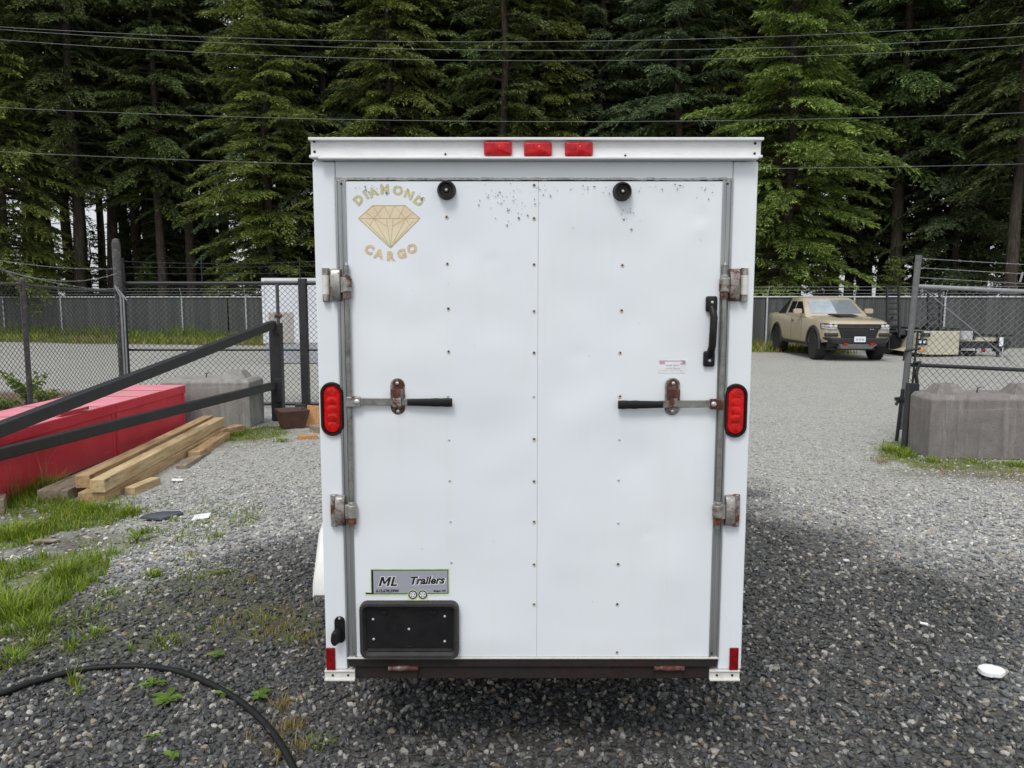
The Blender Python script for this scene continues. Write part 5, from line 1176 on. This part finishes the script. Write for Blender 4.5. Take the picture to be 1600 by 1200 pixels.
for i in range(9): mb.box(-.40+.1*i-.006,-.40+.1*i+.006,-2.474,-2.46,.67,.91)
tb(mb, 'grille_mesh', 'charcoal_cladding', gr)
mb = MB(); mb.bar((.34,-2.48,.905),(.39,-2.48,.905),.01,.02); mb.bar((.28,-2.48,.905),(.32,-2.48,.905),.01,.024); tb(mb, 'grille_badge', 'chrome', gr)
mb = MB(); mb.rings([[(-.80,-2.36,.54),(-.66,-2.50,.50),(.66,-2.50,.50),(.80,-2.36,.54),(.80,-2.2,.50),(-.80,-2.2,.50)],[(-.95,-2.26,.68),(-.80,-2.53,.66),(.80,-2.53,.66),(.95,-2.26,.68),(.80,-2.2,.68),(-.80,-2.2,.68)]]); tb(mb, 'bumper', 'charcoal_cladding', bevel=.02)
mb = MB(); mb.rings([[(-.52,-2.48,.50),(.52,-2.48,.50),(.5,-2.2,.50),(-.5,-2.2,.50)],[(-.42,-2.36,.36),(.42,-2.36,.36),(.4,-2.0,.34),(-.4,-2.0,.34)]]); tb(mb, 'skid_plate', 'galvanised', bevel=.01)
mb = MB(); mb.box(-.155,.155,-2.548,-2.535,.555,.705); np_ = tb(mb, 'number_plate', 'plate_white', bevel=.004)
mb = MB()
for i, x in enumerate((-.11,-.075,-.03,.01,.05,.085)): mb.box(x,x+.022,-2.550,-2.548,.595,.655)
tb(mb, 'plate_mark', 'sticker_grey', np_)
mb = MB(); mb.rings([[(-.30,-1.75,1.235),(.30,-1.75,1.235),(.36,-1.05,1.268),(-.36,-1.05,1.268)],[(-.25,-1.70,1.265),(.25,-1.70,1.265),(.33,-1.08,1.30),(-.33,-1.08,1.30)]]); tb(mb, 'hood_scoop', 'black_paint', bevel=.012)
mb = MB(); mb.box(-.8,.8,-2.3,2.5,.42,.52); mb.box(-.78,.78,-2.0,-1.2,.30,.5); mb.box(-.70,.70,-1.9,2.0,.62,.9); tb(mb, 'underbody', 'black_paint')
def wheel(mbpar, x, y, r, wd, name='wheel', turn=0.0, s=1):
    mb = MB(); h = wd/2; mb.lathe([(r*.55,-h*.8),(r*.88,-h),(r*.97,-h*.85),(r,-h*.5),(r,h*.5),(r*.97,h*.85),(r*.88,h),(r*.55,h*.8)],'x',32,(0,0,0)); o = mb.build(name, M['tyre'], mbpar, smooth=35); o.location = (x,y,r); o.rotation_euler = (0,0,turn)
    mb = MB()
    for i in range(26):
        a = 2*math.pi*i/26; mb.m = Matrix.Rotation(a,4,'X'); mb.box(-h*.9,-h*.25,-.02,.02,r-.004,r+.009); mb.box(h*.25,h*.9,-.02,.02,r-.004,r+.009); mb.box(-h*.2,h*.2,.03,.06,r-.004,r+.008)
    mb.m = Matrix.Identity(4); mb.build('tread', M['tyre'], o)
    mb = MB(); mb.lathe([(r*.56,s*h*.82),(r*.52,s*h*.55),(r*.16,s*h*.45),(r*.14,s*h*.7),(.001,s*h*.72)],'x',24,(0,0,0),False)
    for i in range(6):
        a = 2*math.pi*i/6; mb.m = Matrix.Rotation(a,4,'X'); mb.box(min(s*h*.5,s*h*.72),max(s*h*.5,s*h*.72),-r*.07,r*.07,r*.1,r*.52)
    mb.m = Matrix.Identity(4); mb.build('rim', M['charcoal_cladding'], o, smooth=30); return o
for s in (-1,1):
    wheel(tk, s*.82, -1.63, .41, .29, turn=R(-4), s=s); wheel(tk, s*.82, 1.63, .41, .29, s=s)
# ---------------------------------------------------------------- black flatbed trailer with ramps up
fx = G(1392,553); ft = empty('flatbed_trailer', (fx.x+.95, fx.y, 0), 'black flatbed trailer with two upright loading ramps beside the pickup', 'flatbed trailer')
simple('cream_paint', (.47,.44,.33,1), (.55,.52,.40,1), .5, 0, 3, 30, .1)
tf = lambda mb, n, m_, par=ft, **k: mb.build(n, M[m_], par, **k)
ft.rotation_euler = (0,0,R(8))
mb = MB(); mb.box(-.85,.85,-1.2,4.5,.60,.72); mb.box(-.9,-.82,-1.2,4.5,.50,.78); mb.box(.82,.9,-1.2,4.5,.50,.78); tf(mb, 'deck', 'black_steel', bevel=.01)
for s in (-1,1):
    for y in (.0,.86): wheel(ft, s*1.06, y, .37, .22, s=s)
    mb = MB(); mb.rings([[(s*.92,-.55,.62),(s*1.2,-.55,.62),(s*1.2,-.55,.65),(s*.92,-.55,.65)],[(s*.92,-.42,.79),(s*1.2,-.42,.79),(s*1.2,-.42,.82),(s*.92,-.42,.82)],[(s*.92,1.28,.79),(s*1.2,1.28,.79),(s*1.2,1.28,.82),(s*.92,1.28,.82)],[(s*.92,1.42,.62),(s*1.2,1.42,.62),(s*1.2,1.42,.65),(s*.92,1.42,.65)]]); tf(mb, 'fender', 'black_steel', bevel=.005)
for xr_ in (P(1378,500,fx.y-1.0).x, P(1447,500,fx.y-1.0).x):
    xl_ = xr_-ft.location.x; mb = MB()
    for e in (-.19,.19): mb.bar((xl_+e,-1.15,.60),(xl_+e,-1.0,2.12),.05,.06,(0,1,0))
    for i in range(9): z = .75+.165*i; mb.box(xl_-.19,xl_+.19,-1.16+(z-.6)*.1,-1.09+(z-.6)*.1,z,z+.05)
    mb.bar((xl_+.1,-.95,1.2),(xl_+.1,-.3,.72),.04,.04); tf(mb, 'ramp', 'black_steel')
mb = MB(); mb.box(.30,.62,-1.42,-1.25,.52,.78); tf(mb, 'tail_box', 'galv_rail', bevel=.01)
# ---------------------------------------------------------------- cream utility trailer seen across its side
ux = G(1470,560); ut = empty('utility_trailer', (ux.x, ux.y+.6, 0), 'cream and black utility trailer with drawbar jack parked beyond the leaning gate', 'utility trailer')
tu = lambda mb, n, m_, par=ut, **k: mb.build(n, M[m_], par, **k)
YU = ut.location.y; lx_ = lambda px: P(px,540,YU).x-ut.location.x; lz_ = lambda py: P(1470,py,YU).z
mb = MB(); mb.box(lx_(1448),lx_(1497),-.05,.0,lz_(554),lz_(517)); tu(mb, 'tailgate', 'cream_paint', bevel=.01)
mb = MB(); mb.prism([(lx_(1414),lz_(549)),(lx_(1448),lz_(554)),(lx_(1448),lz_(517)),(lx_(1432),lz_(521)),(lx_(1428),lz_(545))], -.04, 1.2); tu(mb, 'side_panel', 'cream_paint', bevel=.01)
mb = MB(); mb.box(lx_(1430),lx_(1446),-.08,-.045,lz_(539),lz_(529)); tu(mb, 'lamp_housing', 'black_plastic')
mb = MB(); mb.box(lx_(1433),lx_(1437),-.09,-.08,lz_(536),lz_(532)); mb.box(lx_(1440),lx_(1444),-.09,-.08,lz_(536),lz_(532)); tu(mb, 'lamp_glass', 'plate_white')
simple('amber', (.55,.25,.05,1), (.62,.33,.1,1), .4, 0, 10, 10, 0); mb = MB(); mb.box(lx_(1433),lx_(1446),-.06,-.045,lz_(549),lz_(545)); tu(mb, 'amber_strip', 'amber')
mb = MB(); mb.box(lx_(1448),lx_(1565),.25,.33,lz_(527),lz_(522.5)); mb.box(lx_(1497),lx_(1590),.15,.22,lz_(526),lz_(523)); mb.box(lx_(1497),lx_(1575),.2,.30,lz_(545),lz_(541)); tu(mb, 'chassis_rail', 'black_steel')
mb = MB(); mb.box(lx_(1497),lx_(1562),.18,.9,lz_(534),lz_(526.5)); tu(mb, 'side_rail', 'cream_paint', bevel=.01)
mb = MB(); mb.box(lx_(1497),lx_(1562),.22,.85,lz_(541),lz_(534)); mb.box(lx_(1502),lx_(1526),.3,1.2,lz_(522),lz_(517)); tu(mb, 'deck', 'black_steel')
for px in (1502,1526): wheel(ut, lx_(px), .35, .20, .16, s=-1).rotation_euler = (0,0,R(62))
mb = MB(); mb.box(lx_(1508),lx_(1530),.19,.2,lz_(548.5),lz_(545)); mb.box(lx_(1532),lx_(1536),.19,.2,lz_(549),lz_(546)); tu(mb, 'axle_tube', 'galv_rail')
mb = MB(); mb.box(lx_(1540),lx_(1546),.18,.2,lz_(551),lz_(545)); tu(mb, 'reflector', 'reflector')
mb = MB(); mb.tube([(lx_(1563),.1,lz_(569)),(lx_(1563),.1,lz_(524))], .045, 10); mb.box(lx_(1558),lx_(1568),.0,.2,lz_(571),lz_(567)); mb.tube([(lx_(1563),.1,lz_(530)),(lx_(1578),.05,lz_(533)),(lx_(1581),.05,lz_(540))], .03, 8); tu(mb, 'drawbar_jack', 'black_steel', bevel=.004)
mb = MB(); mb.tube([(lx_(1572),.0,lz_(538)),(lx_(1572),.3,lz_(538))], .16, 14); mb.box(lx_(1558),lx_(1572),.05,.25,lz_(550),lz_(537)); tu(mb, 'coupler', 'black_steel', bevel=.01)
mb = MB(); mb.box(lx_(1561),lx_(1567),-.01,.0,lz_(541),lz_(527)); tu(mb, 'warning_label', 'sticker_white'); mb = MB(); mb.box(lx_(1566),lx_(1567.5),-.02,.0,lz_(565),lz_(543)); tu(mb, 'label_strap', 'galv_rail')
# ================================================================== FOREST
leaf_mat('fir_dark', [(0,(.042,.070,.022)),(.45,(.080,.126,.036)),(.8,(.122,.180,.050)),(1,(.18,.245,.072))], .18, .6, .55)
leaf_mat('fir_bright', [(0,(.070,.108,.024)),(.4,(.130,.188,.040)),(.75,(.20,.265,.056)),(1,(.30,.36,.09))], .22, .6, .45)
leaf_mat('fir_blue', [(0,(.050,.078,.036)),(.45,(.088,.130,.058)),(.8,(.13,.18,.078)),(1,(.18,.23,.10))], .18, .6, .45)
leaf_mat('dead_twig', [(0,(.05,.038,.028)),(1,(.13,.10,.075))], .05, .8)
def bark():
    k = NT('bark'); f = k.noise(3, 6, .75, (5,5,.7)); c = k.ramp(f, [(.3,(.024,.019,.015)),(.55,(.075,.060,.047)),(.78,(.17,.145,.12))]); k.bump(f,.8,.05); M['bark'] = k.set(c,.95,0,.2)
bark()
def conifer(seed, H, h0, Rm, nb, droop, leaf, dead=True, dens=1.0):
    """tapered trunk with limbs (part trunk), crown of many small needle sprays (part crown); returns template meshes"""
    rng = np.random.default_rng(seed); V, F = [], []
    tb_ = MB(); r0 = .13+.0055*H; tb_.tube([(rng.normal(0,.02)*i, rng.normal(0,.02)*i, H*i/10) for i in range(11)], [r0*(1-i/10.6)*(1.25 if i == 0 else 1) for i in range(11)], 10)
    kites = []
    for b in range(nb):
        t = (b+rng.random())/nb; z = h0+(H-h0-.3)*t**.95; prof = (1-t)**.62*(.62+.38*min(1, t*5)); L = Rm*prof*rng.uniform(.62,1.12)+.25
        az = b*2.39996+rng.normal(0,.4); d = np.array([math.cos(az), math.sin(az), 0.]); s_ = np.array([-d[1], d[0], 0.])
        rise = rng.uniform(-.12,.26)+.35*t; dr = droop*rng.uniform(.7,1.4)
        ax = lambda u: np.array([0,0,z])+d*(L*u)+np.array([0,0,L*(rise*u-dr*u*u+ .28*dr*max(0,u-.6))])
        if rng.random() < .28: L *= .45
        if rng.random() < .10: continue
        if L > .9: tb_.tube([tuple(ax(u)) for u in (0,.35,.7,.95)], [.012+.016*L,.01+.009*L,.008,.004], 4, False)
        ns = int((5+L*4.6)*dens)
        for i in range(ns):
            u = .16+.84*(i+rng.random())/ns; base = ax(u); tl = (.22+.30*L*(1-u)**.7*rng.uniform(.6,1.1)); tl = min(tl, 1.35)
            for sg in (-1, 1):
                ang = rng.uniform(.55,1.05); td = d*math.cos(ang)+s_*sg*math.sin(ang); hang = rng.uniform(.25,.75)*droop*1.5
                m_ = max(2, int(tl/.095*dens))
                for j in range(m_):
                    v = (j+.4)/m_; p = base+td*(tl*v)+np.array([0,0,-hang*tl*v*v+rng.normal(0,.015)])
                    for q_ in range(3):
                        dd = td*rng.uniform(.5,1)+s_*rng.normal(0,.45)+d*rng.uniform(.0,.5)+np.array([0,0,-hang*v*1.6+rng.normal(-.12,.30)]); kites.append((p, dd, rng.uniform(.12,.27), rng.uniform(.016,.035), rng.normal(size=3)))
    if dead:
        for b in range(int(8+h0*3)):
            z = rng.uniform(h0*.35, h0+1.5); az = rng.uniform(0,6.28); L = rng.uniform(.5,1.7); d = np.array([math.cos(az), math.sin(az), rng.uniform(-.25,.15)])
            tb_.tube([(0,0,z), tuple(np.array([0,0,z])+d*L*.5), tuple(np.array([0,0,z])+d*L+np.array([0,0,-.12*L]))], [.022,.014,.005], 3, False)
    P0 = np.array([k[0] for k in kites]); D = np.array([k[1] for k in kites]); Ln = np.array([k[2] for k in kites])[:,None]; W = np.array([k[3] for k in kites])[:,None]; N = np.array([k[4] for k in kites])
    D /= np.linalg.norm(D, axis=1)[:,None]; N[:,2] += 1.0; Sd = np.cross(D, N); Sd /= np.linalg.norm(Sd, axis=1)[:,None]
    verts = np.stack([P0, P0+D*Ln*.45+Sd*W, P0+D*Ln, P0+D*Ln*.45-Sd*W], 1).reshape(-1,3); faces = np.arange(len(P0)*4).reshape(-1,4)
    return tb_, verts, faces, leaf
def plant_tree(tpl, x, y, rz, sc, label, group, leaf=None):
    o = copy_tree(tpl); o.location = (x, y, -.05); o.rotation_euler = (0,0,rz); o.scale = (sc,sc,sc*1.0); tag(o, label, 'tree', group); return o
TPL = {}
def template(key, *a, **k):
    tb_, v, f, leaf = conifer(*a, **k); o = bpy.data.objects.new('fir_tree', None); C.objects.link(o)
    tb_.build('trunk', M['bark'], o, smooth=50); np_mesh('crown', v, f, M[leaf], o); TPL[key] = o
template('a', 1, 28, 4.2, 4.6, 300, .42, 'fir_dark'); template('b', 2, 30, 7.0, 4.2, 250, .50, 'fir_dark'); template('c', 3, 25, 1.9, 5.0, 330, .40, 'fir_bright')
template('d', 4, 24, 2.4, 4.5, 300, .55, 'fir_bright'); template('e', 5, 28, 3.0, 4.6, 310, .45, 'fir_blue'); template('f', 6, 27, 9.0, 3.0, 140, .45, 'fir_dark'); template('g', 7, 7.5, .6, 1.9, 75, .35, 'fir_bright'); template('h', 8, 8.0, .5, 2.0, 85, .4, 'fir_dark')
used = set()
def tree(key, px, Y, sc, label, group='conifers along the forest edge', dx=0.0, seed=[0]):
    seed[0] += 1; rn = random.Random(seed[0]); x = (px-800)/FPX*(Y*CP)+dx
    if key not in used:
        used.add(key); o = TPL[key]; o.location = (x,Y,-.05); o.rotation_euler = (0,0,rn.uniform(0,6.28)); o.scale = (sc,)*3; tag(o, label, 'tree', group); return o
    return plant_tree(TPL[key], x, Y, rn.uniform(0,6.28), sc, label, group)
front = [('d',15,35.5,.90,'bright bushy fir at the left edge above the barbed fence arm'),('b',128,37.0,.98,'dark fir with a bare pale trunk stretch near the left edge'),
 ('b',255,38.5,.86,'high crowned fir above the sky gaps left of the trailer'),('c',425,37.0,.86,'green fir nearest the left side of the trailer with low branches'),
 ('e',515,39.5,1.0,'bluish fir rising behind the upper left corner of the trailer'),('d',610,37.0,1.02,'drooping yellow green fir above the left half of the trailer'),
 ('a',700,39.5,1.05,'dark fir above the trailer just left of the red marker lights'),('f',788,36.0,.95,'bare trunked fir rising just left of the middle of the photo top'),('d',850,38.0,.86,'bright fir directly above the red marker lights'),
 ('e',935,39.0,.9,'bluish fir above the trailer right of the red marker lights'),('e',1055,36.5,1.0,'bluish green fir above the right half of the trailer'),
 ('c',1225,33.0,1.0,'large bright yellow green fir right beside the trailer behind the pickup'),('d',1140,38.0,1.05,'drooping fir behind the upper right corner of the trailer'),
 ('b',1395,37.0,1.08,'dark fir with high crown behind the two upright ramps'),('a',1325,40.0,.9,'shaded fir between the big bright fir and the ramps'),
 ('e',1490,36.0,.84,'bluish fir above the leaning gate'),('b',1578,32.0,.9,'fir with a stout bare trunk seen through the leaning gate'),('d',1640,35.0,1.1,'bright fir reaching in from the right edge of the photo')]
for a in front: tree(*a)
rn = random.Random(77); deep = 0
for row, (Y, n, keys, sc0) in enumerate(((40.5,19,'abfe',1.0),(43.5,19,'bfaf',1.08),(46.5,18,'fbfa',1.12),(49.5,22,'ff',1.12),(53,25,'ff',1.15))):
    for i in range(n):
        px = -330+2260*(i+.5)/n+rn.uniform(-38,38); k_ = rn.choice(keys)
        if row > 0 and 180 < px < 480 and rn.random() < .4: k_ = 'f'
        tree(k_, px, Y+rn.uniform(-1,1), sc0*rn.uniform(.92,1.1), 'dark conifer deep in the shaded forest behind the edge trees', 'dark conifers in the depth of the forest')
for i in range(30):
    px = -120+1840*(i+.5)/30+rn.uniform(-30,30)
    tree('h', px, rn.uniform(41.5,52), rn.uniform(.6,1.0), 'dark young fir growing deep in the shade between the forest trunks', 'young firs in the depth of the forest')
for px, Y, sc, lab in ((1395,34.0,.50,'small young fir at the foot of the dark trunks behind the leaning gate post'),(60,37.5,.62,'young bright fir low behind the barbed wire at the left edge'),(230,39.5,.5,'young fir low among bare trunks left of the white container'),
                       (340,40.0,.55,'young fir low among bare trunks above the white container'),(1290,36.5,.55,'young fir behind the cab of the pickup'),(120,41.0,.6,'young fir low between bare trunks near the left edge'),(460,39,.7,'young fir low against the left side of the trailer')):
    tree('g', px, Y, sc, lab, 'young firs under the forest edge')
for px, Y, k_, sc in ((236,44,'b',.95),(262,42.5,'h',.95),(288,45,'a',1.0),(306,43,'h',.8),(205,46,'h',.9),(275,48,'a',1.05),(250,51,'h',1.0)):
    tree(k_, px, Y, sc, 'dark conifer deep in the shaded forest behind the edge trees', 'dark conifers in the depth of the forest')
# ---------------------------------------------------------------- shrubs behind the left fence
def shrub(px, py, h, r, n, seed, label, name='shrub'):
    rng = np.random.default_rng(seed); c = G(px, py); o = empty(name, (c.x, c.y, 0), label, 'shrub', 'shrubs behind the left chain-link fence'); mb = MB(); K = []
    for i in range(n):
        az = rng.uniform(0,6.28); L = h*rng.uniform(.6,1.1); d = np.array([math.cos(az)*r, math.sin(az)*r, 0]); pts_ = [tuple(d*u*u*.9+np.array([0,0,L*u*(1-.15*u)])) for u in (0,.3,.6,1)]; mb.tube(pts_, [.008,.006,.004,.002], 4, False)
        for j in range(22): u = rng.uniform(.3,1); p = d*u*u*.9+np.array([0,0,L*u*(1-.15*u)]); K.append((p, rng.normal(size=3)*[1,1,.5], rng.uniform(.05,.10), rng.uniform(.018,.03), rng.normal(size=3)))
    mb.build('stem', M['bark'], o); P0 = np.array([k[0] for k in K]); D = np.array([k[1] for k in K]); Ln = np.array([k[2] for k in K])[:,None]; W = np.array([k[3] for k in K])[:,None]; N = np.array([k[4] for k in K]); N[:,2] += 1
    D /= np.linalg.norm(D,axis=1)[:,None]; Sd = np.cross(D,N); Sd /= np.linalg.norm(Sd,axis=1)[:,None]; np_mesh('foliage', np.stack([P0,P0+D*Ln*.5+Sd*W,P0+D*Ln,P0+D*Ln*.5-Sd*W],1).reshape(-1,3), np.arange(len(P0)*4).reshape(-1,4), M['shrub_leaf'], o)
leaf_mat('shrub_leaf', [(0,(.10,.17,.02)),(.6,(.20,.28,.035)),(1,(.30,.36,.06))], .3)
shrub(42,634,.62,.38,22,1,'yellow green leafy shrub left of the left fence post'); shrub(70,640,.40,.25,14,2,'smaller yellow green shrub behind the left fence post'); shrub(8,648,.32,.22,12,3,'low yellow green shrub at the very left edge behind the fence')
